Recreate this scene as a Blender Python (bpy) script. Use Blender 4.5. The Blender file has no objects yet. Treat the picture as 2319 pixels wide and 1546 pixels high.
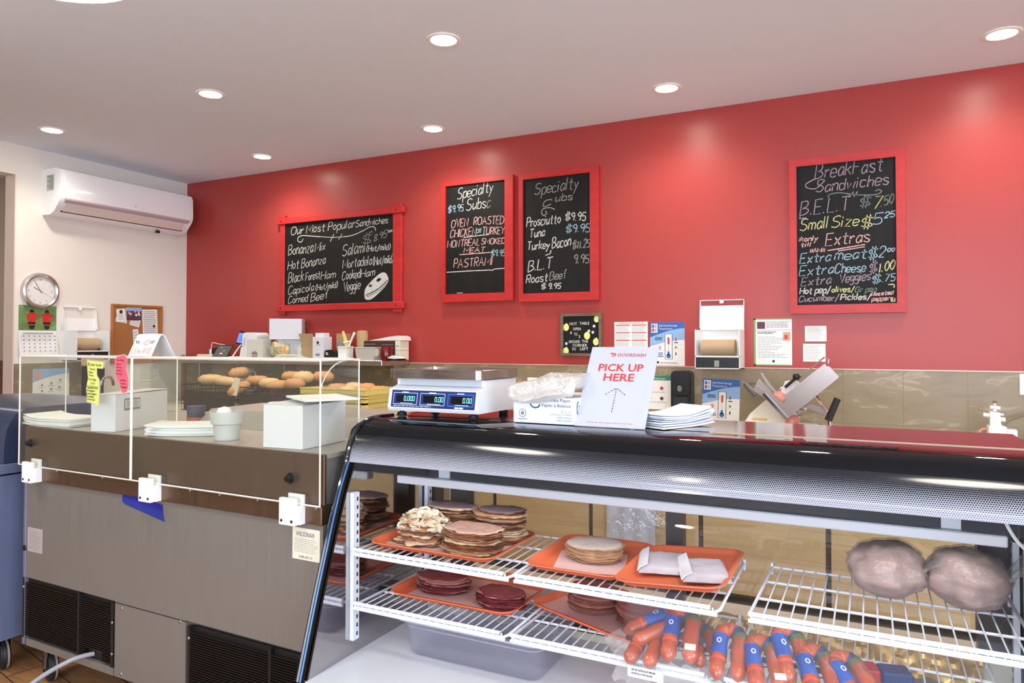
import bpy, bmesh, math, random
from mathutils import Vector, Matrix, noise
S = bpy.context.scene
COL = S.collection
R = math.radians
random.seed(7)

# ---------------------------------------------------------------- camera
cd = bpy.data.cameras.new('camera'); cam = bpy.data.objects.new('camera', cd); COL.objects.link(cam)
cam.location = (0, 0, 1.42)
cam.rotation_euler = (R(90 + 1.2), 0, R(26.65))
cd.sensor_width = 36; cd.lens = 36 * 1615 / 2319; cd.shift_y = -0.01286
cd.clip_start = 0.05; cd.clip_end = 60
S.camera = cam
# ---------------------------------------------------------------- world, exposure
S.view_settings.view_transform = 'Standard'; S.view_settings.look = 'None'
S.view_settings.gamma = 1; S.view_settings.use_curve_mapping = False
S.view_settings.exposure = 0.28
W = bpy.data.worlds.new('daylight'); S.world = W; W.use_nodes = True
W.node_tree.nodes['Background'].inputs[0].default_value = (0.62, 0.78, 1.0, 1)
W.node_tree.nodes['Background'].inputs[1].default_value = 2.2
# ---------------------------------------------------------------- daylight at the shop windows (behind the camera)
def area(name, loc, rot, sx, sy, power, col):
    l = bpy.data.lights.new(name, 'AREA'); l.shape = 'RECTANGLE'; l.size = sx; l.size_y = sy
    l.energy = power; l.color = col
    o = bpy.data.objects.new(name, l); COL.objects.link(o); o.location = loc; o.rotation_euler = rot
    return o
area('window_daylight', (0.2, -3.42, 1.55), (R(90), 0, 0), 4.6, 1.9, 150, (0.76, 0.86, 1.0))
area('side_window_daylight', (4.12, -1.0, 1.5), (R(90), 0, R(90)), 3.4, 1.8, 140, (0.70, 0.82, 1.0))

# ---------------------------------------------------------------- materials
def lin(c):
    c = c / 255
    return c / 12.92 if c <= 0.04045 else ((c + 0.055) / 1.055) ** 2.4
def rgb(r, g, b): return (lin(r), lin(g), lin(b), 1)
MATS = {}
def mat(name, col, rough=0.5, metal=0.0, spec=0.5, coat=0.0, trans=0.0, emit=None, estr=0.0,
        noise_s=0, noise_amt=0.0, stretch=(1, 1, 1), bump=0.0, bump_s=200, sss=0.0, rough_var=0.0):
    if name in MATS: return MATS[name]
    m = bpy.data.materials.new(name); m.use_nodes = True; MATS[name] = m
    nt = m.node_tree; N = nt.nodes; L = nt.links; b = N['Principled BSDF']
    c = rgb(*col)
    b.inputs['Base Color'].default_value = c; b.inputs['Roughness'].default_value = rough
    b.inputs['Metallic'].default_value = metal; b.inputs['Specular IOR Level'].default_value = spec
    b.inputs['Coat Weight'].default_value = coat; b.inputs['Transmission Weight'].default_value = trans
    if sss:
        b.inputs['Subsurface Weight'].default_value = sss; b.inputs['Subsurface Scale'].default_value = 0.01
    if emit:
        b.inputs['Emission Color'].default_value = rgb(*emit); b.inputs['Emission Strength'].default_value = estr
    if noise_s or bump or rough_var:
        tc = N.new('ShaderNodeTexCoord'); mp = N.new('ShaderNodeMapping'); mp.inputs['Scale'].default_value = stretch
        L.new(tc.outputs['Object'], mp.inputs['Vector'])
        if noise_s:
            nz = N.new('ShaderNodeTexNoise'); nz.inputs['Scale'].default_value = noise_s; nz.inputs['Detail'].default_value = 5
            L.new(mp.outputs[0], nz.inputs['Vector'])
            mx = N.new('ShaderNodeMix'); mx.data_type = 'RGBA'
            lo = [max(0, v * (1 - noise_amt)) for v in c[:3]] + [1]; hi = [min(1, v * (1 + noise_amt)) for v in c[:3]] + [1]
            mx.inputs[6].default_value = lo; mx.inputs[7].default_value = hi
            cr = N.new('ShaderNodeMapRange'); cr.inputs[1].default_value = 0.3; cr.inputs[2].default_value = 0.7
            L.new(nz.outputs['Fac'], cr.inputs[0]); L.new(cr.outputs[0], mx.inputs[0]); L.new(mx.outputs[2], b.inputs['Base Color'])
            if rough_var:
                mr = N.new('ShaderNodeMapRange'); mr.inputs[3].default_value = max(0.02, rough - rough_var); mr.inputs[4].default_value = rough + rough_var
                L.new(cr.outputs[0], mr.inputs[0]); L.new(mr.outputs[0], b.inputs['Roughness'])
        if bump:
            n2 = N.new('ShaderNodeTexNoise'); n2.inputs['Scale'].default_value = bump_s; n2.inputs['Detail'].default_value = 4
            L.new(mp.outputs[0], n2.inputs['Vector'])
            bp = N.new('ShaderNodeBump'); bp.inputs['Strength'].default_value = bump; bp.inputs['Distance'].default_value = 0.01
            L.new(n2.outputs['Fac'], bp.inputs['Height']); L.new(bp.outputs[0], b.inputs['Normal'])
    return m
def film(name, tint=(255, 255, 255), refl=0.06, haze=0.0, hazecol=(220, 222, 225), rough=0.03, grazing=0.5, bump=0.0, bump_s=60):
    """thin clear sheet: see-through, with a Fresnel-like sheen and a little haze"""
    if name in MATS: return MATS[name]
    m = bpy.data.materials.new(name); m.use_nodes = True; MATS[name] = m
    nt = m.node_tree; N = nt.nodes; L = nt.links; N.remove(N['Principled BSDF'])
    out = N['Material Output']
    tr = N.new('ShaderNodeBsdfTransparent'); tr.inputs[0].default_value = rgb(*tint)
    gl = N.new('ShaderNodeBsdfGlossy'); gl.inputs['Roughness'].default_value = rough
    lw = N.new('ShaderNodeLayerWeight'); lw.inputs[0].default_value = 0.35
    mr = N.new('ShaderNodeMapRange'); mr.inputs[3].default_value = refl; mr.inputs[4].default_value = grazing
    pw = N.new('ShaderNodeMath'); pw.operation = 'POWER'; pw.inputs[1].default_value = 2.5
    L.new(lw.outputs['Facing'], pw.inputs[0]); L.new(pw.outputs[0], mr.inputs[0])
    mx = N.new('ShaderNodeMixShader'); L.new(mr.outputs[0], mx.inputs[0]); L.new(tr.outputs[0], mx.inputs[1]); L.new(gl.outputs[0], mx.inputs[2])
    last = mx
    if haze:
        df = N.new('ShaderNodeBsdfDiffuse'); df.inputs[0].default_value = rgb(*hazecol)
        m2 = N.new('ShaderNodeMixShader'); m2.inputs[0].default_value = haze
        L.new(mx.outputs[0], m2.inputs[1]); L.new(df.outputs[0], m2.inputs[2]); last = m2
    if bump:
        tc = N.new('ShaderNodeTexCoord'); nz = N.new('ShaderNodeTexNoise'); nz.inputs['Scale'].default_value = bump_s; nz.inputs['Detail'].default_value = 3
        L.new(tc.outputs['Object'], nz.inputs['Vector'])
        bp = N.new('ShaderNodeBump'); bp.inputs['Strength'].default_value = bump; bp.inputs['Distance'].default_value = 0.02
        L.new(nz.outputs['Fac'], bp.inputs['Height']); L.new(bp.outputs[0], gl.inputs['Normal']); L.new(bp.outputs[0], lw.inputs['Normal'])
    L.new(last.outputs[0], out.inputs[0])
    return m

M_WHITE = lambda: mat('white paper', (238, 238, 236), 0.7, spec=0.3)
# ---------------------------------------------------------------- mesh builder
class MB:
    def __init__(s): s.v = []; s.f = []; s.m = []; s.uv = None; s.T = None
    def add(s, vs, fs, m=0):
        o = len(s.v)
        if s.T is not None: vs = [tuple(s.T @ Vector(v)) for v in vs]
        s.v += [tuple(v) for v in vs]
        s.f += [tuple(i + o for i in f) for f in fs]; s.m += [m] * len(fs); return o
    def box(s, x0, x1, y0, y1, z0, z1, m=0, b=0.0):
        if x0 > x1: x0, x1 = x1, x0
        if y0 > y1: y0, y1 = y1, y0
        if z0 > z1: z0, z1 = z1, z0
        if b:
            bm = bmesh.new(); bmesh.ops.create_cube(bm, size=1)
            for v in bm.verts:
                v.co = Vector(((x0 + x1) / 2 + v.co.x * (x1 - x0), (y0 + y1) / 2 + v.co.y * (y1 - y0), (z0 + z1) / 2 + v.co.z * (z1 - z0)))
            b = min(b, 0.49 * min(x1 - x0, y1 - y0, z1 - z0))
            bmesh.ops.bevel(bm, geom=bm.edges[:], offset=b, segments=1, affect='EDGES', profile=0.5)
            s.bm(bm, m); return
        s.add([(x0, y0, z0), (x1, y0, z0), (x1, y1, z0), (x0, y1, z0), (x0, y0, z1), (x1, y0, z1), (x1, y1, z1), (x0, y1, z1)],
              [(0, 3, 2, 1), (4, 5, 6, 7), (0, 1, 5, 4), (1, 2, 6, 5), (2, 3, 7, 6), (3, 0, 4, 7)], m)
    def bm(s, bm, m=0):
        bm.verts.ensure_lookup_table(); bm.verts.index_update()
        s.add([v.co[:] for v in bm.verts], [[v.index for v in f.verts] for f in bm.faces], m); bm.free()
    def poly(s, pts, m=0): s.add(pts, [tuple(range(len(pts)))], m)
    def flat(s, pts, y, m=0):        # polygon in the x-z plane, facing -y
        a = sum(pts[i][0] * pts[(i + 1) % len(pts)][1] - pts[(i + 1) % len(pts)][0] * pts[i][1] for i in range(len(pts)))
        if a < 0: pts = pts[::-1]
        s.poly([(p[0], y, p[1]) for p in pts], m)
    def rect(s, x0, x1, z0, z1, y, m=0): s.flat([(x0, z0), (x1, z0), (x1, z1), (x0, z1)], y, m)
    def disc(s, cx, cz, r, y, m=0, n=20, sx=1.0): s.flat([(cx + r * sx * math.cos(2 * math.pi * i / n), cz + r * math.sin(2 * math.pi * i / n)) for i in range(n)], y, m)
    def prism(s, pts, a, b, m=0, axis='y'):
        """extrude a 2-D outline: axis y -> pts are (x,z); axis x -> (y,z); axis z -> (x,y)"""
        n = len(pts)
        def P(p, t): return (p[0], t, p[1]) if axis == 'y' else ((t, p[0], p[1]) if axis == 'x' else (p[0], p[1], t))
        vs = [P(p, a) for p in pts] + [P(p, b) for p in pts]
        fs = [tuple(range(n)), tuple(range(2 * n - 1, n - 1, -1))] + [(i, i + n, (i + 1) % n + n, (i + 1) % n) for i in range(n)]
        s.add(vs, fs, m)
    def tube(s, pts, r, seg=8, m=0, closed=False, cap=True, flat=1.0):
        pts = [Vector(p) for p in pts]; n = len(pts)
        rs = r if isinstance(r, (list, tuple)) else [r] * n
        vs = []; up = None
        for i, p in enumerate(pts):
            if closed: t = pts[(i + 1) % n] - pts[i - 1]
            else: t = pts[min(i + 1, n - 1)] - pts[max(i - 1, 0)]
            t.normalize()
            if up is None:
                up = Vector((0, 0, 1)) if abs(t.z) < 0.9 else Vector((1, 0, 0))
            a = t.cross(up); a.normalize(); b2 = a.cross(t); up = b2
            for k in range(seg):
                an = 2 * math.pi * k / seg
                vs.append(p + a * (math.cos(an) * rs[i]) + b2 * (math.sin(an) * rs[i] * flat))
        fs = []
        for i in range(n if closed else n - 1):
            j = (i + 1) % n
            for k in range(seg): fs.append((i * seg + k, i * seg + (k + 1) % seg, j * seg + (k + 1) % seg, j * seg + k))
        if cap and not closed: fs += [tuple(range(seg - 1, -1, -1)), tuple(range((n - 1) * seg, n * seg))]
        s.add(vs, fs, m)
    def lathe(s, prof, c=(0, 0, 0), seg=24, m=0, axis="z", sx=1.0, sy=1.0, cap=False):
        n = len(prof); vs = []
        for r, h in prof:
            for k in range(seg):
                a = 2 * math.pi * k / seg; x, y = r * math.cos(a) * sx, r * math.sin(a) * sy
                v = (x, y, h) if axis == 'z' else ((x, -h, y) if axis == 'y' else (h, x, y))
                vs.append((v[0] + c[0], v[1] + c[1], v[2] + c[2]))
        fs = []
        for i in range(n - 1):
            for k in range(seg): fs.append((i * seg + k, i * seg + (k + 1) % seg, (i + 1) * seg + (k + 1) % seg, (i + 1) * seg + k))
        if cap and prof[0][0] > 1e-6: fs.append(tuple(range(seg - 1, -1, -1)))
        if cap and prof[-1][0] > 1e-6: fs.append(tuple(range((n - 1) * seg, n * seg)))
        s.add(vs, fs, m)
    def rbox(s, x0, x1, y0, y1, z0, z1, r, m=0, seg=5):     # upright block with rounded vertical corners
        s.prism(rrect(x0, x1, y0, y1, r, seg), z0, z1, m, 'z')
    def build(s, name, mats, parent=None, smooth=35, loc=None, rot=None):
        me = bpy.data.meshes.new(name); me.from_pydata(s.v, [], s.f)
        for mm in (mats if isinstance(mats, (list, tuple)) else [mats]): me.materials.append(mm)
        me.polygons.foreach_set('material_index', s.m)
        bm = bmesh.new(); bm.from_mesh(me)
        bmesh.ops.remove_doubles(bm, verts=bm.verts, dist=1e-6)
        bm.to_mesh(me); bm.free()
        if smooth:
            me.polygons.foreach_set('use_smooth', [True] * len(me.polygons)); me.set_sharp_from_angle(angle=R(smooth))
        me.update()
        o = bpy.data.objects.new(name, me); COL.objects.link(o)
        if parent is not None: o.parent = parent
        if loc is not None: o.location = loc
        if rot is not None: o.rotation_euler = rot
        return o
def rrect(x0, x1, y0, y1, r, seg=5):
    pts = []
    for cx, cy, a0 in ((x1 - r, y1 - r, 0), (x0 + r, y1 - r, 90), (x0 + r, y0 + r, 180), (x1 - r, y0 + r, 270)):
        for k in range(seg + 1):
            a = R(a0 + 90 * k / seg); pts.append((cx + r * math.cos(a), cy + r * math.sin(a)))
    return pts
def tag(o, label, cat, group=None, kind=None):
    o['label'] = label; o['category'] = cat
    if group: o['group'] = group
    if kind: o['kind'] = kind
    return o
def thing(name, label, cat, loc=(0, 0, 0), rz=0, group=None):
    o = bpy.data.objects.new(name, None); COL.objects.link(o); o.empty_display_size = 0.05
    o.location = loc; o.rotation_euler = (0, 0, R(rz)); return tag(o, label, cat, group)
def struct(o): o['kind'] = 'structure'; return o
def lab(o, label): o['label'] = label; return o
def copy_tree(o, parent=None, loc=None, rz=None):
    c = o.copy(); COL.objects.link(c)
    if parent is not None: c.parent = parent
    if loc is not None: c.location = loc
    if rz is not None: c.rotation_euler = (0, 0, R(rz))
    for ch in [x for x in o.children]: copy_tree(ch, c)
    return c
# ---------------------------------------------------------------- lettering
G = {'A':'7:043e74 1868','B':'6:040e ~0e4e5c4a09 ~0949674504','C':'6:~6c4e1d0a06143466','D':'6:040e ~0e3e6b673404','E':'5:5e0e0454 0949','F':'5:5e0e04 0949',
'G':'6:~6c4e1d0a06143466 666939','H':'6:040e 646e 0969','I':'1:040e','J':'4:~4e46341405','K':'5:040e 5e09 1a54','L':'5:0e0454','M':'8:040e478e84','N':'6:040e646e',
'O':'7:~3e1d09153465796d3e','P':'5:040e ~0e4e5b4909','Q':'7:~3e1d09153465796d3e 4674','R':'5:040e ~0e4e5b4909 2954','S':'6:~6d4e1d1a4967553405','T':'6:0e6e 3e34',
'U':'6:~0e07153455676e','V':'6:0e346e','W':'8:0e244b648e','X':'6:046e 0e64','Y':'6:0e396e 3934','Z':'6:0e6e0464',
'a':'4:~492a07143548 4a44','b':'4:0e04 ~082a49452405','c':'4:~492a09052445','d':'4:4e44 ~482a09052446','e':'4:~0747492a09052445','f':'4:~4d3e2c24 0a3a',
'g':'4:~492a09062548 ~4a43311102','h':'4:0e04 ~072a494744','i':'1:0a04 0c0d','j':'3:~2a221102 2c2d','k':'4:0e04 4a07 1844','l':'1:0e04','m':'6:0a04 ~081a2a3834 ~384a5a6864',
'n':'4:0a04 ~072a494744','o':'4:~2a08062446482a','p':'4:0a00 ~082a49452405','q':'4:4a40 ~482a09052446','r':'3:0a04 ~072a39','s':'4:~492a0927463405','t':'4:~2d253444 0a4a',
'u':'4:~0a06142547 4a44','v':'4:0a244a','w':'6:0a1439546a','x':'4:0a44 044a','y':'4:0a25 4a00','z':'4:0a4a0444',
'0':'4:~2e0b0724474b2e','1':'2:0c1e14','2':'4:~0c1e3e4c4a04 0444','3':'4:~0d2e4c2a ~2a47452405','4':'4:3e0747 3e34','5':'4:4e0e09 ~092a48452405','6':'4:~3e09062446482907',
'7':'4:0e4e14','8':'4:~2e0c29462406294c2e','9':'4:~4b290b0c2e4c4934','$':'6:~6c3d0b1958663506 2f23 4f43','.':'1:0405','/':'4:024e','(':'2:~2f0b0723',')':'2:~0f2b2703',
'-':'4:0848','*':'6:043e640b6b04',':':'1:0506 090a',"'":'1:0e0c',',':'1:0503','"':'2:0e0c 2e2c','#':'5:1416 ','+':'4:0848 2a26','!':'1:0e07 0405'}
def catmull(p, n=5):
    if len(p) < 3: return p
    q = [p[0]] + list(p) + [p[-1]]; o = []
    for i in range(1, len(q) - 2):
        a, b, c, d = q[i - 1], q[i], q[i + 1], q[i + 2]
        for k in range(n):
            t = k / n
            o.append(tuple(0.5 * (2 * b[j] + (c[j] - a[j]) * t + (2 * a[j] - 5 * b[j] + 4 * c[j] - d[j]) * t * t + (3 * b[j] - a[j] - 3 * c[j] + d[j]) * t ** 3) for j in range(len(b))))
    return o + [p[-1]]
def ribbon(mb, pts, w, y, m=0, taper=True):
    n = len(pts)
    if n < 2: return
    vs = []
    for i, p in enumerate(pts):
        a = pts[max(0, i - 1)]; b = pts[min(n - 1, i + 1)]
        dx, dz = b[0] - a[0], b[1] - a[1]; l = math.hypot(dx, dz) or 1
        ww = w * random.uniform(0.75, 1.15) / 2
        vs += [(p[0] - dz / l * ww, y, p[1] + dx / l * ww), (p[0] + dz / l * ww, y, p[1] - dx / l * ww)]
    mb.add(vs, [(2 * i, 2 * i + 1, 2 * i + 3, 2 * i + 2) for i in range(n - 1)], m)
def chalk(mb, s, p0, p1, cap, w, y, m=0, jit=0.35, slant=0.16):
    """hand lettering from baseline point p0 to p1 (x,z), capitals `cap` tall"""
    u = cap / 10; gap = 1.7; tot = 0; gl = []
    for ch in s:
        if ch == ' ': gl.append((None, 3.0)); tot += 3.0; continue
        wd, st = G[ch].split(':'); gl.append((st, float(wd))); tot += float(wd) + gap
    tot -= gap; L = math.hypot(p1[0] - p0[0], p1[1] - p0[1]); k = L / (tot * u) if tot else 1
    tx, tz = (p1[0] - p0[0]) / L, (p1[1] - p0[1]) / L
    x = 0
    for st, wd in gl:
        if st is None: x += wd; continue
        jz = random.uniform(-jit, jit); js = 1 + random.uniform(-0.06, 0.06)
        for t in st.split():
            sm = t[0] == '~'; t = t.lstrip('~')
            pts = [(int(t[i], 16), int(t[i + 1], 16) - 4) for i in range(0, len(t) - 1, 2)]
            pts = [(a + random.uniform(-1, 1) * jit * 0.4, (b * js + jz) + random.uniform(-1, 1) * jit * 0.4) for a, b in pts]
            if sm: pts = catmull(pts)
            pp = []
            for a, b in pts:
                h = (x + a + b * slant) * u * k; v = b * u
                pp.append((p0[0] + tx * h - 0 * tz * v, p0[1] + tz * h + v))
            ribbon(mb, pp, w, y, m)
        x += wd + gap
def printed(mb, s, x, z, size, y, m=0, align='LEFT', width=None, bold=0.0):
    """type set in the built-in face, flat in the x-z plane"""
    cu = bpy.data.curves.new('type', 'FONT'); cu.body = s; cu.size = 1; cu.align_x = align; cu.resolution_u = 2; cu.offset = bold
    o = bpy.data.objects.new('type', cu); COL.objects.link(o)
    me = o.to_mesh()
    xs = [v.co.x for v in me.vertices] or [0, 1]
    w = max(xs) - min(xs); kx = size * (width / (w * size) if width else 1)
    off = 0
    if width: off = -min(xs) * kx if align == 'LEFT' else -(min(xs) + max(xs)) / 2 * kx
    mb.add([(x + off + v.co.x * kx, y, z + v.co.y * size) for v in me.vertices], [tuple(p.vertices) for p in me.polygons], m)
    o.to_mesh_clear(); bpy.data.objects.remove(o); bpy.data.curves.remove(cu)
def lines(mb, x0, x1, z0, z1, n, y, m=0, t=0.35, rag=0.25):
    """unreadable small print: n ragged rows of word bars"""
    dz = (z1 - z0) / n
    for i in range(n):
        z = z1 - (i + 0.5) * dz; x = x0; end = x1 - (x1 - x0) * random.uniform(0, rag)
        while x < end:
            wl = min((x1 - x0) * random.uniform(0.05, 0.16), end - x)
            mb.rect(x, x + wl, z - dz * t / 2, z + dz * t / 2, y, m); x += wl + (x1 - x0) * 0.02
def wob(seed, p, s): return noise.noise(Vector(p) * s + Vector((seed * 7.3, seed * 3.1, seed)))
# ================================================================ setting
def tile_mat(name, col, vein, tile=0.305, ox=0.0, oz=0.0, grout=(120, 104, 86), axis='X', rough=0.32):
    m = bpy.data.materials.new(name); m.use_nodes = True; nt = m.node_tree; N = nt.nodes; L = nt.links; b = N['Principled BSDF']
    tc = N.new('ShaderNodeTexCoord'); sp = N.new('ShaderNodeSeparateXYZ'); L.new(tc.outputs['Object'], sp.inputs[0])
    masks = []
    for out, off in ((axis, ox), ('Z', oz)):
        a = N.new('ShaderNodeMath'); a.operation = 'SUBTRACT'; a.inputs[1].default_value = off - 40 * tile; L.new(sp.outputs[out], a.inputs[0])
        md = N.new('ShaderNodeMath'); md.operation = 'MODULO'; md.inputs[1].default_value = tile; L.new(a.outputs[0], md.inputs[0])
        pp = N.new('ShaderNodeMath'); pp.operation = 'PINGPONG'; pp.inputs[1].default_value = tile / 2; L.new(md.outputs[0], pp.inputs[0])
        lt = N.new('ShaderNodeMath'); lt.operation = 'LESS_THAN'; lt.inputs[1].default_value = 0.0016; L.new(pp.outputs[0], lt.inputs[0]); masks.append(lt)
    mxm = N.new('ShaderNodeMath'); mxm.operation = 'MAXIMUM'; L.new(masks[0].outputs[0], mxm.inputs[0]); L.new(masks[1].outputs[0], mxm.inputs[1])
    mp = N.new('ShaderNodeMapping'); mp.inputs['Rotation'].default_value = (R(0), R(38), R(20)); mp.inputs['Scale'].default_value = (2.0, 3.0, 6.0)
    L.new(tc.outputs['Object'], mp.inputs[0])
    nz = N.new('ShaderNodeTexNoise'); nz.inputs['Scale'].default_value = 2.2; nz.inputs['Detail'].default_value = 7; nz.inputs['Distortion'].default_value = 0.8
    L.new(mp.outputs[0], nz.inputs['Vector'])
    cr = N.new('ShaderNodeValToRGB'); e = cr.color_ramp.elements
    c = rgb(*col); v = rgb(*vein)
    e[0].position = 0.3; e[0].color = [x * 0.86 for x in c[:3]] + [1]; e[1].position = 0.75; e[1].color = v
    for pos, cc in ((0.47, c), (0.56, c), (0.60, v), (0.64, c)):
        k = e.new(pos); k.color = cc
    L.new(nz.outputs['Fac'], cr.inputs[0])
    mx = N.new('ShaderNodeMix'); mx.data_type = 'RGBA'; mx.inputs[7].default_value = rgb(*grout)
    L.new(mxm.outputs[0], mx.inputs[0]); L.new(cr.outputs[0], mx.inputs[6]); L.new(mx.outputs[2], b.inputs['Base Color'])
    b.inputs['Roughness'].default_value = rough
    return m
m_red = mat('red wall paint', (168, 62, 57), 0.34, spec=0.4, bump=0.02, bump_s=260)
m_wht = mat('warm white wall paint', (230, 224, 214), 0.6, spec=0.3, bump=0.02, bump_s=240)
m_ceil = mat('ceiling paint', (228, 238, 250), 0.75, spec=0.2)
m_bei = mat('beige passage paint', (190, 172, 152), 0.6)
m_tile = tile_mat('stone look wall tile', (138, 122, 95), (162, 146, 120), ox=0.163, oz=0.962)
m_tile_l = tile_mat('stone look wall tile of side wall', (132, 118, 96), (160, 146, 122), oz=0.962, axis='Y')
m_tile_p = tile_mat('brown passage tile', (112, 72, 52), (128, 88, 66), oz=0.96)
def floor_mat():
    m = bpy.data.materials.new('wood look floor plank'); m.use_nodes = True; nt = m.node_tree; N = nt.nodes; L = nt.links; b = N['Principled BSDF']
    tc = N.new('ShaderNodeTexCoord'); br = N.new('ShaderNodeTexBrick')
    mp = N.new('ShaderNodeMapping'); mp.inputs['Rotation'].default_value = (0, 0, R(12)); L.new(tc.outputs['Object'], mp.inputs[0]); L.new(mp.outputs[0], br.inputs['Vector'])
    br.inputs['Scale'].default_value = 1; br.inputs['Brick Width'].default_value = 0.9; br.inputs['Row Height'].default_value = 0.15; br.inputs['Mortar Size'].default_value = 0.003
    br.inputs['Color1'].default_value = rgb(196, 148, 102); br.inputs['Color2'].default_value = rgb(172, 124, 82); br.inputs['Mortar'].default_value = rgb(80, 56, 40)
    m2 = N.new('ShaderNodeMapping'); m2.inputs['Scale'].default_value = (2, 22, 1); m2.inputs['Rotation'].default_value = (0, 0, R(12)); L.new(tc.outputs['Object'], m2.inputs[0])
    nz = N.new('ShaderNodeTexNoise'); nz.inputs['Scale'].default_value = 3; nz.inputs['Detail'].default_value = 6; L.new(m2.outputs[0], nz.inputs['Vector'])
    mx = N.new('ShaderNodeMix'); mx.data_type = 'RGBA'; mx.blend_type = 'MULTIPLY'; mx.inputs[0].default_value = 0.55
    cr = N.new('ShaderNodeValToRGB'); cr.color_ramp.elements[0].position = 0.3; cr.color_ramp.elements[0].color = (0.45, 0.4, 0.36, 1); cr.color_ramp.elements[1].position = 0.65; cr.color_ramp.elements[1].color = (1.1, 1.1, 1.1, 1)
    L.new(nz.outputs['Fac'], cr.inputs[0]); L.new(br.outputs['Color'], mx.inputs[6]); L.new(cr.outputs[0], mx.inputs[7]); L.new(mx.outputs[2], b.inputs['Base Color'])
    b.inputs['Roughness'].default_value = 0.35
    return m
XL, XR, YB, YF, HC = -5.657, 4.2, 4.545, -3.5, 2.9
def slab(name, m, *a):
    b = MB(); b.box(*a); return struct(b.build(name, m, smooth=0))
slab('floor', floor_mat(), -7.4, XR + .1, YF - .1, YB + .1, -0.1, 0)
slab('ceiling', m_ceil, -7.4, XR + .1, YF - .1, YB + .1, HC, HC + 0.1)
slab('wall_back', m_red, XL - .12, XR + .1, YB, YB + .12, 0, HC)
b = MB(); b.box(XR, XR + .12, YF, -2.7, 0, HC); b.box(XR, XR + .12, .7, YB, 0, HC); b.box(XR, XR + .12, -2.7, .7, 0, .6); b.box(XR, XR + .12, -2.7, .7, 2.4, HC); struct(b.build('wall_right', m_wht, smooth=0))
b = MB(); b.box(XL - .12, XL, 3.061, YB, 0, HC); b.box(XL - .12, XL, YF, 3.061, 2.673, HC)      # side wall with a wide opening on its left
struct(b.build('wall_left', m_wht, smooth=0))
slab('wall_passage', m_bei, -7.4, XL - .12, 3.63, 3.75, 0, HC)
slab('wall_far', m_bei, -7.5, -7.4, YF, 3.75, 0, HC)
b = MB()
wx0, wx1, wz0, wz1 = -2.1, 2.5, 0.55, 2.5
b.box(-7.4, wx0, YF - .12, YF, 0, HC); b.box(wx1, XR + .1, YF - .12, YF, 0, HC); b.box(wx0, wx1, YF - .12, YF, 0, wz0); b.box(wx0, wx1, YF - .12, YF, wz1, HC)
struct(b.build('wall_front', m_wht, smooth=0))
b = MB(); b.rect(wx0, wx1, wz0, wz1, YF - .05)
w = struct(b.build('window_1', film('window glass', refl=0.04), smooth=0))
b = MB()
for x in (wx0, wx0 + (wx1 - wx0) / 3, wx0 + 2 * (wx1 - wx0) / 3, wx1): b.box(x - .03, x + .03, YF - .08, YF - .02, wz0, wz1)
for z in (wz0, wz1): b.box(wx0, wx1, YF - .08, YF - .02, z - .03, z + .03)
b.build('window_frame', mat('dark window frame', (40, 40, 42), 0.4), w)
b = MB(); b.poly([(XR + .05, -2.7, .6), (XR + .05, .7, .6), (XR + .05, .7, 2.4), (XR + .05, -2.7, 2.4)]); w = struct(b.build('window_2', film('window glass', refl=0.04), smooth=0))
b = MB()
for y in (-2.7, -1.0, .7): b.box(XR + .02, XR + .08, y - .03, y + .03, .6, 2.4)
for z in (.6, 2.4): b.box(XR + .02, XR + .08, -2.7, .7, z - .03, z + .03)
b.build('window_frame', MATS['dark window frame'], w)
# tiled wainscot and its edge bead
b = MB(); b.box(XL + .001, XR - .001, YB - .010, YB - .0005, 0, 1.266); struct(b.build('trim_1', m_tile, smooth=0))
b = MB(); b.box(XL + .001, XR - .001, YB - .014, YB - .0005, 1.266, 1.274, b=.002); struct(b.build('trim_2', mat('satin tile edge bead', (205, 168, 150), 0.25, metal=0.3), smooth=0))
b = MB(); b.box(XL + .0005, XL + .010, 3.062, 3.70, 0, 1.268); struct(b.build('trim_3', m_tile_l, smooth=0))
b = MB(); b.box(-7.39, XL - .121, 3.62, 3.6295, 0, 1.268); struct(b.build('trim_4', m_tile_p, smooth=0))
b = MB(); b.box(XL + .0005, XL + .012, YB - .055, YB - .015, 0.9, 1.315, b=.003); struct(b.build('trim_5', mat('tan corner bead', (176, 140, 96), 0.5), smooth=0))
b = MB(); b.box(XL - .1195, XL + .004, 3.052, 3.0605, 0, 2.672); struct(b.build('trim_6', mat('opening corner bead', (226, 206, 190), 0.5), smooth=0))

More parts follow.
